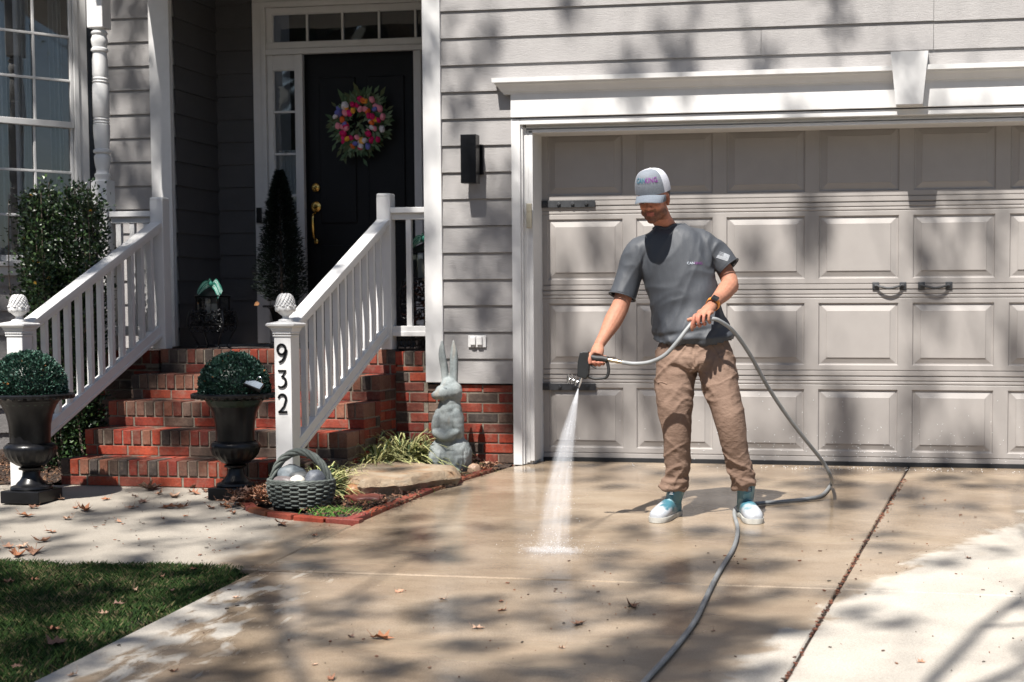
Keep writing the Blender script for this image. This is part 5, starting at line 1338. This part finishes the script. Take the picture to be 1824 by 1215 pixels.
for k in range(nb):
    u0, u1 = -1 + 2 * k / nb, -1 + 2 * (k + 1) / nb; bm_.add([brim(u0, 1, .0022), brim(u1, 1, .0022), brim(u1, 1, -.0022), brim(u0, 1, -.0022)], [(0, 1, 2, 3)])
bm_.build('brim', n.m, CP, smooth=True)
def text_mesh(s, size):
    cu_ = bpy.data.curves.new('t', 'FONT'); cu_.body = s; cu_.size = size; cu_.extrude = 0; cu_.resolution_u = 3; cu_.offset = size * .012
    o = bpy.data.objects.new('t', cu_); COL.objects.link(o); dg = bpy.context.evaluated_depsgraph_get(); dg.update()
    m = o.evaluated_get(dg).to_mesh(); bm = bmesh.new(); bm.from_mesh(m)
    bmesh.ops.subdivide_edges(bm, edges=[e for e in bm.edges if e.calc_length() > size * .3], cuts=2); bmesh.ops.triangulate(bm, faces=bm.faces[:])
    bm.verts.index_update(); vs = [v.co.copy() for v in bm.verts]; fs = [[v.index for v in f.verts] for f in bm.faces]; bm.free(); o.evaluated_get(dg).to_mesh_clear(); bpy.data.objects.remove(o); return vs, fs
def flat_mat(name, col): return simple(name, col, .7, var=.05, nscale=300, bump=.2)
# lettering wrapped on the cap front
for s, a0_, col, nm in (('CAN', -1.5708 - .70, (.02, .13, .19), 'teal_thread'), ('KING', -1.5708 - .06, (.16, .015, .19), 'purple_thread')):
    vs, fs = text_mesh(s, .034); tm = MB(); w_ = max(v.x for v in vs)
    def wrap(v): 
        a = a0_ + v.x / .103; t = .30 + v.y / .150; p = capv(a, t); o_ = (p - h(0, 0, .06)).normalized(); return p + o_ * .0022
    tm.add([wrap(v) for v in vs], fs); tm.build('lettering', flat_mat(nm, col), CP)

# --- T-shirt
sh = MB()
rings(sh, [(a3(1236, 612, -1.79), V((.196, 0, .004)), V((0, .135, 0))), (a3(1231, 585, -1.785), V((.205, 0, 0)), V((0, .143, 0))), (a3(1222, 550, -1.775), V((.187, 0, 0)), V((0, .130, 0))),
           (a3(1212, 505, -1.765), V((.192, 0, .008)), V((0, .128, 0))), (a3(1202, 462, -1.76), V((.205, 0, .020)), V((0, .125, 0))), (a3(1197, 436, -1.76), V((.185, 0, .026)), V((0, .112, 0))),
           (a3(1194, 418, -1.755), V((.150, 0, .020)), V((0, .098, 0))), (a3(1192, 408, -1.75), V((.108, 0, .014)), V((0, .084, .004))), (a3(1191, 401, -1.748), V((.080, 0, .010)), V((0, .070, .004)))], n=32, p=2.2)
def slv(pts, rad): sh.tube(catmull(pts, 5), catr(rad, 5), 20)
slv([a3(1165, 440, -1.765), a3(1137, 453, -1.79), a3(1121, 490, -1.815), a3(1108, 530, -1.85)], [.083, .076, .067, .070])
slv([a3(1222, 432, -1.75), a3(1254, 438, -1.735), a3(1279, 455, -1.725), a3(1299, 477, -1.735)], [.086, .075, .065, .064])
# excess cloth bunched at the hem
cA = a3(1108, 530, -1.85); dA = (cA - a3(1120, 490, -1.815)).normalized(); cB = a3(1299, 477, -1.735); dB = (cB - a3(1279, 455, -1.725)).normalized()
def fold(v, k1, k2, k3, seed):
    q = V((v.x * k1, v.y * k2, v.z * k3)) + V((seed, 0, 0)); q += V((noise.noise(v * 5), noise.noise(v * 5 + V((9, 0, 0))), noise.noise(v * 4))) * 1.1
    t = noise.noise(q); return (1 - abs(t) * 2.6)
def shirt_def(v, n):
    lo = max(0, min(1, (1.12 - v.z) / .25)); f = fold(v, 6, 6, 3, 2) * .006 + fold(v, 4, 4, 14, 5) * .012 * lo * lo
    q = v - a3(1240, 600, -1.9)                       # long drag folds radiating from the lower right
    f += fold(V((v.x - v.z * .35, v.y, v.z * .4)), 11, 4, 3, 11) * .0095 * (.35 + .65 * lo)
    for c, r in ((a3(1140, 462, -1.85), .09), (a3(1262, 452, -1.80), .09)):
        w_ = max(0, 1 - (v - c).length / r / 1.4); f += w_ * .011 * fold(v, 16, 8, 9, 8)
    # rolled roll of cloth above the hem
    hemz = .885 + .02 * math.sin((v.x + 1.35) * 8)
    if v.z < 1.0: f += .010 * math.exp(-((v.z - hemz - .015 * noise.noise(v * 6)) / .014) ** 2) - .007 * math.exp(-((v.z - hemz - .035) / .012) ** 2)
    return v + n * f
def shirt_col(v):
    c = V((.085, .092, .104))
    return tuple(c)
r = remesh(sh, .0065, 9, .5, shirt_def)
def opened(mb, test):
    """drop the faces that would close an opening"""
    keep = [i for i, f in enumerate(mb.f) if not test(sum((mb.v[j] for j in f), Vector()) / len(f))]
    mb.f = [mb.f[i] for i in keep]; mb.c = [mb.c[i] for i in keep]; return mb
def hemz_at(v): return a3(1236, 618, -1.79).z + .07 * ((v.x + 1.345) / .2) ** 2 * .55
opened(r, lambda c: (c.z < hemz_at(c)) or ((c - cA).dot(dA) > -.006 and (c - cA).length < .11) or ((c - cB).dot(dB) > -.006 and (c - cB).length < .10) or (V((c.x - NB.x, c.y - NB.y, 0)).length < .086 and c.z > NB.z - .02))
n = N('sports_jersey'); hx = n.ramp(n.noise(420, 3), [(.3, (.043, .048, .057)), (.7, (.066, .072, .083))])
dk_ = n.ramp(n.noise(3, 4), [(.35, (.92,) * 3), (.65, (1.06,) * 3)]); n.set(base=n.mix(1, hx, dk_, 'MULTIPLY'), rough=.58, spec=.35, normal=n.bump(n.noise(500, 2), .15, .001, n.bump(n.noise(16, 3, .45, (1.8, 1, .5)), .28, .012)))
SHT = r.build('shirt', n.m, PM, smooth=True, angle=180)
so = SHT.modifiers.new('t', 'SOLIDIFY'); so.thickness = .004; so.offset = -1
# collar rib and hem ribs
from mathutils.bvhtree import BVHTree
bvh0 = BVHTree.FromPolygons(r.v, r.f)
cb = MB(); cc_ = a3(1190, 402, -1.75); P_ = []
for k in range(41):
    a = k / 40 * 6.283; d_ = V((math.cos(a), math.sin(a), 0)); hit = bvh0.ray_cast(NB + d_ * .088 + V((0, 0, .25)), V((0, 0, -1))); zz = hit[0].z if hit[0] else NB.z; P_.append(V((NB.x + .085 * math.cos(a), NB.y + .085 * math.sin(a), min(zz, NB.z + .03) + .002)))
cb.tube(P_, .0075, 8, cap=False); cb.build('collar', n.m, SHT, smooth=True)
for c_, d_, rr in ((cA - dA * .004, dA, .0735), (cB - dB * .004, dB, .0665)):
    u_ = d_.cross(V((0, 1, 0))).normalized(); v_ = d_.cross(u_); q = MB()
    q.tube([c_ + (u_ * math.cos(k / 32 * 6.283) + v_ * math.sin(k / 32 * 6.283)) * rr for k in range(33)], .0038, 6, cap=False); q.build('sleeve_hem', n.m, SHT, smooth=True)
# printing on the shirt: projected onto the cloth by shooting along the cloth's own normal direction
from mathutils.bvhtree import BVHTree
bvh = BVHTree.FromPolygons(r.v, r.f)
def onto(p, d, lift=.002):
    hit = bvh.ray_cast(p - d * .3, d); return (hit[0] - d * lift) if hit[0] else p
def print_on(name, vs, fs, org, ex, ey, mat, lift=.003):
    ez = ex.cross(ey).normalized() * -1; t = MB(); t.add([onto(org + ex * v[0] + ey * v[1], ez, lift) for v in vs], fs); t.build(name, mat, SHT)
ex = V((1, .10, .0)).normalized(); ey = V((0, 0, 1))
o1 = a3(1224, 471, -1.87)
for s, dx, col in (('CAN', 0, (.40, .44, .50)), ('KING', .036, (.13, .02, .15))):
    vs, fs = text_mesh(s, .019); print_on('chest_lettering', vs, fs, o1 + ex * dx, ex, ey, flat_mat('print_' + s.lower(), col))
# sleeve flag patch
ex2 = V((.62, .55, -.55)).normalized(); nn_ = V((.75, -.62, .25)).normalized(); ey2 = nn_.cross(ex2).normalized(); ex2 = ey2.cross(nn_).normalized(); o2 = a3(1289, 456, -1.79)
fv, ff = [], []
def rect(x0, x1, y0, y1):
    i = len(fv); k_ = 3
    for j in range(k_ + 1): fv.extend([(x0 + (x1 - x0) * j / k_, y0), (x0 + (x1 - x0) * j / k_, y1)])
    for j in range(k_): ff.append((i + 2 * j, i + 2 * j + 2, i + 2 * j + 3, i + 2 * j + 1))
for k in range(7): rect(0 if k < 3 else .022, .052, k * .0056, k * .0056 + .0036)
for a in range(4):
    for b_ in range(3): rect(.001 + a * .0052, .0045 + a * .0052, .0185 + b_ * .0072, .0215 + b_ * .0072)
t = MB(); ez2 = -nn_; t.add([onto(o2 + ex2 * (x - .026) + ey2 * (y - .02), ez2, .003) for x, y in fv], ff); t.build('flag_print', flat_mat('white_print', (.38, .40, .43)), SHT)

# --- trousers
tr = MB()
def ring(px0, px1, py, Y, dep, p=2.0):
    a, b_ = a3(px0, py, Y), a3(px1, py, Y); return ((a + b_) / 2, (b_ - a) / 2, V((0, dep, 0)))
rings(tr, [ring(1178, 1296, 606, -1.79, .115), ring(1172, 1302, 622, -1.79, .125), ring(1170, 1307, 642, -1.80, .13), ring(1176, 1304, 660, -1.80, .11)], n=32, p=2.4)
rings(tr, [ring(1172, 1246, 636, -1.80, .11), ring(1169, 1240, 665, -1.81, .112), ring(1170, 1234, 700, -1.825, .100), ring(1175, 1231, 740, -1.835, .088), ring(1182, 1230, 775, -1.83, .080), ring(1183, 1229, 805, -1.81, .076), ring(1187, 1227, 835, -1.79, .070), ring(1184, 1226, 853, -1.78, .070), ring(1177, 1225, 864, -1.78, .072), ring(1180, 1222, 871, -1.78, .062)], n=28, p=2.25)
rings(tr, [ring(1236, 1306, 636, -1.80, .11), ring(1244, 1312, 665, -1.815, .112), ring(1255, 1317, 700, -1.84, .100), ring(1270, 1326, 740, -1.86, .088), ring(1280, 1329, 775, -1.855, .080), ring(1289, 1333, 805, -1.83, .074), ring(1296, 1340, 835, -1.80, .070), ring(1302, 1345, 852, -1.785, .070), ring(1305, 1345, 862, -1.78, .070), ring(1306, 1340, 871, -1.775, .060)], n=28, p=2.25)
ktL, ktR = a3(1200, 745, -1.92), a3(1298, 745, -1.94)
def fold2(v, a, b, c, d):
    q = V((v.x * a, v.y * b, v.z * c)) + V((d, 0, 0)); q += V((noise.noise(v * 5), noise.noise(v * 5 + V((9, 0, 0))), noise.noise(v * 4))) * .9
    return max(0, 1 - abs(noise.noise(q)) * 4.0) ** 1.4
def tdef(v, n):
    z = v.z; q = V((v.x, v.y, z)); crotch = a3(1238, 655, -1.85)
    f = fold2(q, 7, 5, 5, 1) * .004
    # sagging diagonal folds below the knee, bunching at the ankle
    low = max(0, min(1, (.42 - z) / .38)); side = 1 if v.x > -1.30 else -1
    f += (fold2(V((q.x, q.y, z + side * .8 * (q.x + 1.3))), 4, 3, 11, 3) * .012 + fold2(V((q.x, q.y, z - side * .6 * (q.x + 1.3))), 5, 3, 15, 23) * .005) * low
    f += .007 * math.sin(z * 120 + 2.5 * noise.noise(q * 6)) * max(0, min(1, (.22 - z) / .15)) * (.6 + .8 * noise.noise(q * 7))
    # pull lines from the crotch
    d = (v - crotch); rr = d.length; an = math.atan2(d.z, d.x); f += max(0, 1 - rr / .22) * .0035 * math.sin(an * 7 + 5 * noise.noise(q * 7)) * min(1, rr / .06)
    up = max(0, min(1, (z - .40) / .2)); f += up * (fold2(V((q.x, q.y, z + side * 1.1 * q.x)), 4, 4, 9, 7) * .008 + fold2(V((q.x, q.y, z - side * .5 * q.x)), 5, 4, 14, 17) * .004)
    # centre fly seam, outer pocket flap
    f -= .006 * math.exp(-((v.x - crotch.x) / .005) ** 2) * (z > crotch.z)
    return v + n * f
r = remesh(tr, .0058, 3, .5, tdef)
n = N('tan_work_cloth'); c = n.ramp(n.noise(6, 6, .6), [(.3, (.155, .100, .074)), (.7, (.21, .142, .107))]); st_ = n.ramp(n.noise(18, 6, .7), [(.60, (1, 1, 1)), (.75, (.72, .7, .7))])
n.set(base=n.mix(1, c, st_, 'MULTIPLY'), rough=.85, spec=.25, normal=n.bump(n.noise(700, 2), .25, .001, n.bump(n.noise(30, 5, .6, (1, 1, 1.6)), .55, .010)))
TRO = r.build('trousers', n.m, PM, smooth=True, angle=180)
bvt = BVHTree.FromPolygons(r.v, r.f)
def seam(pts, rad, nm):
    q = MB(); P = []
    for p in catmull(pts, 8):
        d = (p - CAM).normalized(); hit = bvt.ray_cast(p - d * .4, d); P.append(hit[0] if hit[0] else p)
    q.tube(P, rad, 6); q.build(nm, n.m, TRO, smooth=True)
seam([a3(1172, 682, -1.9), a3(1180, 681, -1.9), a3(1188, 684, -1.9)], .004, 'pocket_flap')
seam([a3(1300, 650, -1.9), a3(1304, 668, -1.9), a3(1312, 690, -1.9)], .0022, 'side_seam')
seam([a3(1297, 652, -1.9), a3(1303, 656, -1.9), a3(1309, 655, -1.9)], .003, 'pocket_flap')
seam([a3(1238, 628, -1.9), a3(1237, 645, -1.9), a3(1238, 654, -1.9)], .002, 'fly_seam')

# --- boots
def boot(ank, heel, toe, nm):
    b = MB(); d = (toe - heel); d.z = 0; L = d.length; fx = d.normalized(); sd = V((fx.y, -fx.x, 0)); g = gz(heel.y); up = V((0, 0, 1))
    def R(t, z, hw, hh): 
        p = heel + fx * (L * t); return (V((p.x, p.y, gz(p.y) + z)), sd * hw, up * hh)
    # foot as a loft from heel to toe
    rings(b, [R(.0, .050, .020, .030), R(.04, .050, .036, .045), R(.20, .056, .040, .052), R(.42, .055, .043, .052), R(.62, .048, .050, .044), R(.80, .040, .052, .036), R(.94, .034, .040, .030), R(1.0, .030, .018, .020)], n=24, p=2.3)
    a0 = heel + fx * L * .20; a0.z = gz(a0.y) + .07
    rings(b, [(a0, fx * .062, sd * .043), (a0.lerp(ank, .45), fx * .055, sd * .045), (ank, fx * .055, sd * .049), (ank + V((0, 0, .022)), fx * .056, sd * .050)], n=24)
    r = remesh(b, .0048, 4, .5)
    def col(v):
        q = v - heel; t = q.dot(fx) / L; z = v.z - gz(v.y); s_ = noise.noise(v * 22) + .6 * noise.noise(v * 55)
        w_ = t * 2.0 - z * 10 + .12 + s_ * .55
        teal = V((.045, .135, .175)) if noise.noise(v * 16 + V((4, 0, 0))) > -.25 else V((.13, .23, .26)); c = teal.lerp(V((.34, .355, .38)), max(0, min(1, (w_ - .35) * 2.2)))
        return tuple(c)
    r.c = [col(sum((r.v[i] for i in f), Vector()) / len(f)) for f in r.f]
    B = r.build(nm, attr_mat('painted_rubber', .38, 60, .2, .001, var=.12), PM, smooth=True, angle=180)
    s_ = MB()      # sole
    pts = [(-.01, .0), (.0, .030), (.10, .040), (.35, .038), (.60, .050), (.80, .054), (.94, .042), (1.01, .015)]
    out = [(t, w_) for t, w_ in pts] + [(t, -w_) for t, w_ in pts[::-1]]; P = catmull([V((t * L, w_, 0)) for t, w_ in out], 4)
    vs = []
    for zz, k in ((.0, .97), (.006, 1.0), (.022, 1.02), (.027, .99)):
        for p in P: q = heel + fx * p.x + sd * p.y * 1.04 * k; vs.append(V((q.x, q.y, gz(q.y) + zz + .002)))
    m_ = len(P); s_.add(vs, [tuple(range(m_))[::-1]] + [(j * m_ + i, j * m_ + (i + 1) % m_, (j + 1) * m_ + (i + 1) % m_, (j + 1) * m_ + i) for j in range(3) for i in range(m_)] + [tuple(3 * m_ + i for i in range(m_))])
    s_.build('sole', simple('boot_sole', (.36, .35, .32), .7, var=.2, nscale=30), B, smooth=True)
    s_ = MB(); c0 = ank + fx * -.054 + V((0, 0, .0)); s_.obox(c0, (.006, .028, .05), Matrix((fx, sd, up)).transposed(), .002); s_.build('pull_tab', 'rubber', B)
    q = ank + fx * .0535 + V((0, 0, -.004))   # pale outlined badge on the shaft front
    s_ = MB(); Mb = Matrix((sd, up, fx)).transposed()
    s_.obox(q, (.034, .030, .004), Mb, .001); s_.build('front_badge', simple('badge_teal', (.02, .06, .09), .5, var=.1), B)
    s_ = MB()
    for dx, dz, w_, h_ in ((0, .006, .016, .002), (0, -.002, .016, .002), (-.007, .002, .002, .008), (.007, .002, .002, .008), (0, -.009, .022, .002)): s_.obox(q + sd * dx + up * dz + fx * .003, (w_, h_, .002), Mb)
    s_.build('badge_mark', 'white', B)
    return B
boot(a3(1204, 874, -1.785), a3(1206, 918, -1.70), a3(1166, 926, -1.955), 'boot')
boot(a3(1329, 868, -1.775), a3(1322, 912, -1.66), a3(1347, 929, -1.925), 'boot')

# --- watch
wd = (W2 - E2).normalized(); wc = W2 - wd * .004; u_ = V((0, 0, 1)).cross(wd).normalized(); v_ = wd.cross(u_); q = MB()
n_ = 32
for sgn in (0,):
    ring_ = []
    for k in range(n_):
        a = k / n_ * 6.283; ring_.append((u_ * math.cos(a) + v_ * math.sin(a)))
    vs = []
    for off, rr in ((-.011, .0325), (-.011, .0355), (.011, .0375), (.011, .0345)):
        vs += [wc - wd * off + r_ * rr for r_ in ring_]
    q.add(vs, [(j * n_ + i, j * n_ + (i + 1) % n_, ((j + 1) % 4) * n_ + (i + 1) % n_, ((j + 1) % 4) * n_ + i) for j in range(4) for i in range(n_)])
WA = q.build('wristwatch', simple('orange_band', (.75, .25, .03), .5, var=.05), PM, smooth=True)
fdir = (V((.25, -.75, .55))); fdir = (fdir - fdir.dot(wd) * wd).normalized(); sx_ = wd.cross(fdir).normalized(); Mw = Matrix((sx_, wd, fdir)).transposed()
q = MB(); q.obox(wc + fdir * .040, (.036, .042, .011), Mw, .004); q.build('case', simple('watch_case', (.02, .022, .025), .15, var=.1, bump=0), WA)
q = MB(); q.obox(wc + fdir * .0462, (.030, .035, .002), Mw, .0008); q.build('screen', simple('watch_glass', (.01, .012, .015), .06, var=.05, bump=0), WA)

# ============================================================ spray gun
GC = a3(1038, 648, -2.12)
GN = thing('spray_gun', GC, 'black pressure washer gun with trigger guard and quick-change nozzles in his right hand', 'spray gun')
def gp(px, py, dy=0): return a3(px, py, -2.12 + dy)
q = MB(); body = [gp(1034, 627), gp(1049, 626), gp(1052, 640), gp(1049, 668), gp(1044, 676), gp(1029, 670), gp(1030, 645)]
q.add([p + V((0, -.017, 0)) for p in body] + [p + V((0, .017, 0)) for p in body], [tuple(range(7))[::-1], tuple(range(7, 14))] + [(i, (i + 1) % 7, (i + 1) % 7 + 7, i + 7) for i in range(7)])
q2 = remesh(q, .004, 2, .5)
q2.build('gun_body', simple('gun_plastic', (.012, .013, .014), .45, var=.2, bump=.2), GN, smooth=True, angle=180)
q = MB(); q.tube(catmull([gp(1046, 634), gp(1060, 638), gp(1074, 639), gp(1082, 641)], 5), catr([.016, .0155, .0155, .018], 5), 12, flat=1.0); q.build('grip', 'rubber', GN, smooth=True)
q = MB(); q.tube(catmull([gp(1045, 668), gp(1056, 674), gp(1068, 674.5), gp(1080, 672), gp(1084, 662), gp(1083, 650), gp(1080, 640)], 6), catr([.009, .0075, .0075, .008, .0085, .0085, .010], 6), 10); q.build('trigger_guard', 'rubber', GN, smooth=True)
q = MB(); q.tube(catmull([gp(1050, 646), gp(1055, 652), gp(1062, 656)], 4), .005, 8); q.build('trigger', 'rubber', GN, smooth=True)
NT = gp(1030.5, 690)
q = MB(); A_, B_ = gp(1037, 668), gp(1034, 677); q.tube([A_, B_], .0085, 12); q.tube([B_, gp(1033, 681)], .0105, 12); q.tube([gp(1033, 681), gp(1032, 685)], .008, 12); q.tube([gp(1032, 685), NT], .0065, 12); q.build('quick_coupler', 'steel', GN, smooth=True)
for i, (x, y) in enumerate(((1013, 674), (1019, 676), (1026, 679))):
    q = MB(); q.tube([gp(x, y - 9, .01 * i), gp(x - .6, y - 3, .01 * i)], .0035, 8); q.tube([gp(x - .6, y - 3), gp(x - 1, y + 3)], .0088, 12); q.tube([gp(x - 1, y + 3), gp(x - 1.3, y + 8)], .0060, 10); q.tube([gp(x, y), gp(x + 8, y + 2)], .003, 6); q.build('spare_nozzle', 'steel', GN, smooth=True)
q = MB(); 
for a, b_, r_ in ((1083, 1088, .0085), (1088, 1092, .0115), (1092, 1098, .0095), (1098, 1102, .0120), (1102, 1106, .0095), (1106, 1111, .0085)): q.tube([gp(a, 641 + (a - 1083) * .18), gp(b_, 641 + (b_ - 1083) * .18)], r_, 12)
q.build('hose_coupling', 'brass_steel', GN, smooth=True)

# ============================================================ hose
hp = [gp(1108, 645.5), a3(1130, 648, -2.11), a3(1158, 645, -2.115), a3(1185, 632, -2.12), a3(1208, 607, -2.12), a3(1224, 586, -2.10), HA, HB, a3(1286, 574, -2.00), a3(1308, 592, -1.92), a3(1336, 632, -1.80), a3(1366, 686, -1.66), a3(1400, 738, -1.52), a3(1436, 785, -1.38), a3(1466, 823, -1.25), a3(1480, 850, -1.16)]
def G_(px, py, r=.0125): p = gnd(px, py, 0); p.z = gz(p.y) + r; return p
hp += [G_(1480, 870) + V((0, 0, .012)), G_(1464, 886), G_(1435, 893), G_(1395, 897), G_(1355, 900), G_(1330, 902), G_(1312, 908), G_(1308, 920), G_(1313, 940), G_(1313, 958), G_(1306, 982), G_(1290, 1008), G_(1272, 1040), G_(1254, 1078), G_(1240, 1108), G_(1218, 1140), G_(1192, 1172), G_(1160, 1207), G_(1128, 1245), G_(1090, 1300)]
hs = MB(); hs.tube(catmull(hp, 8), .0108, 12); tag(hs.build('hose', 'hose', smooth=True, loc=G_(1310, 925), angle=180), 'grey high-pressure hose looping from the gun over his hand and across the driveway', 'hose')

# ============================================================ water
n = N('water_jet'); at_ = n.n('Attribute', attribute_name='Col'); sp = n.n('SeparateColor'); n.l(at_.outputs['Color'], sp.inputs[0])
cmb = n.n('CombineXYZ'); n.l(n.math('MULTIPLY', sp.outputs[0], 26), cmb.inputs[0]); n.l(n.math('MULTIPLY', sp.outputs[1], 3.2), cmb.inputs[1]); n.l(n.math('MULTIPLY', sp.outputs[2], 40), cmb.inputs[2])
tx = n.n('TexNoise'); tx.inputs['Scale'].default_value = 1; tx.inputs['Detail'].default_value = 5; tx.inputs['Roughness'].default_value = .65; n.l(cmb.outputs[0], tx.inputs['Vector'])
st_ = n.ramp(tx.outputs['Fac'], [(.32, (.12,) * 3), (.68, (1, 1, 1))])
ed = n.math('SUBTRACT', 1.0, n.math('POWER', n.math('ABSOLUTE', n.math('MULTIPLY_ADD', sp.outputs[0], 2.0, -1.0)), 3.0), clamp=True)
dn = n.ramp(sp.outputs[1], [(0, (.28,) * 3), (.12, (.14,) * 3), (.55, (.090,) * 3), (.88, (.062,) * 3), (.97, (.05,) * 3), (1, (.02,) * 3)])
al = n.math('MULTIPLY', n.math('MULTIPLY', st_, ed), dn)
n.set(base=(.62, .64, .68), rough=.5, spec=.4, alpha=al); JET = n.m
TIP = NT + V((-.001, -.002, -.006)); BL, BR = gnd(952, 986), gnd(1018, 987); BL.z += .004; BR.z += .004
C_ = (BL + BR) / 2; hw = (BR - BL) / 2
w_ = MB(); nu, nt_ = 14, 30; random.seed(8)
for L_ in range(5):
    oy = (L_ - 2) / 2; grid = []
    for j in range(nt_ + 1):
        t = j / nt_; row = []
        wd_t = .02 + 1.18 * t ** .82 if t < .7 else .02 + 1.18 * .7 ** .82 + (t - .7) * .45
        for i in range(nu + 1):
            u = i / nu * 2 - 1; p = TIP.lerp(C_, t) + hw * u * wd_t * (1 - .10 * abs(oy)) + V((-.022 * math.sin(t * 3.14), oy * (.002 + .017 * t), 0)); row.append(p)
        grid.append(row)
    for j in range(nt_):
        for i in range(nu):
            w_.cur = ((i + .5) / nu, (j + .5) / nt_, L_ / 6); w_.add([grid[j][i], grid[j][i + 1], grid[j + 1][i + 1], grid[j + 1][i]], [(0, 1, 2, 3)])
SPW = w_.build('water_spray', JET, loc=TIP, smooth=True, angle=180)
tag(SPW, 'narrow white fan of high-pressure water spraying down from the gun to the concrete', 'water spray', kind='stuff')
n = N('splash_film'); f_ = n.ramp(n.noise(55, 5, .7), [(.35, (.05,) * 3), (.7, (.8,) * 3)]); n.set(base=(.62, .64, .68), rough=.4, alpha=n.math('MULTIPLY', f_, .25)); SPL = n.m
w_ = MB()
for L_ in range(3):      # low curtains of water bouncing off the concrete
    rx, ry, hh = .085 + .016 * L_, .014 + .012 * L_, .030 - .004 * L_; vs = []
    for k in range(48):
        a = k / 48 * 6.283; p = C_ + V((rx * math.cos(a) * 1.2, ry * math.sin(a), .0)); g_ = gz(p.y) + .002
        vs += [(p.x, p.y, g_), (C_.x + (p.x - C_.x) * 1.12, C_.y + (p.y - C_.y) * 1.2, g_ + hh * (1 + .8 * noise.noise(V((k * .9, L_ * 3, 0)))))]
    w_.add(vs, [(2 * k, (2 * k + 2) % 96, (2 * k + 3) % 96, 2 * k + 1) for k in range(48)])
tag(w_.build('spray_splash', SPL, loc=C_, smooth=True, angle=180), kind='stuff')
random.seed(55); w_ = MB()
for i in range(420):
    a = U(0, 6.28); r_ = abs(random.gauss(0, .13)) + .01; p = C_ + V((r_ * math.cos(a), r_ * math.sin(a) * .8, abs(random.gauss(0, .04)) + .004)); k = U(.4, .9); w_.ell(p, (.0010 * k, .0010 * k, .0018 * k), seg=5, rings=4)
for i in range(60):
    t = U(.2, 1); p = TIP.lerp(C_, t) + hw * U(-1.5, 1.5) * t + V((0, U(-.05, .05), 0)); w_.ell(p, (.0010, .0010, .0025), seg=5, rings=4)
for i in range(330): # droplets thrown on to the foot of the garage door
    x = max(-2.6, random.gauss(-.65, .6)); on = random.random() < .6
    w_.ell((x, YD - .004 if on else U(-.06, .17), .03 + abs(random.gauss(0, .17)) if on else .008), (.0022, .0022, .0026), seg=5, rings=4)
n = N('water_drop'); n.set(base=(.9, .93, .96), rough=.06, spec=1.0); tag(w_.build('water_droplets', n.m, smooth=True, loc=C_), kind='stuff')
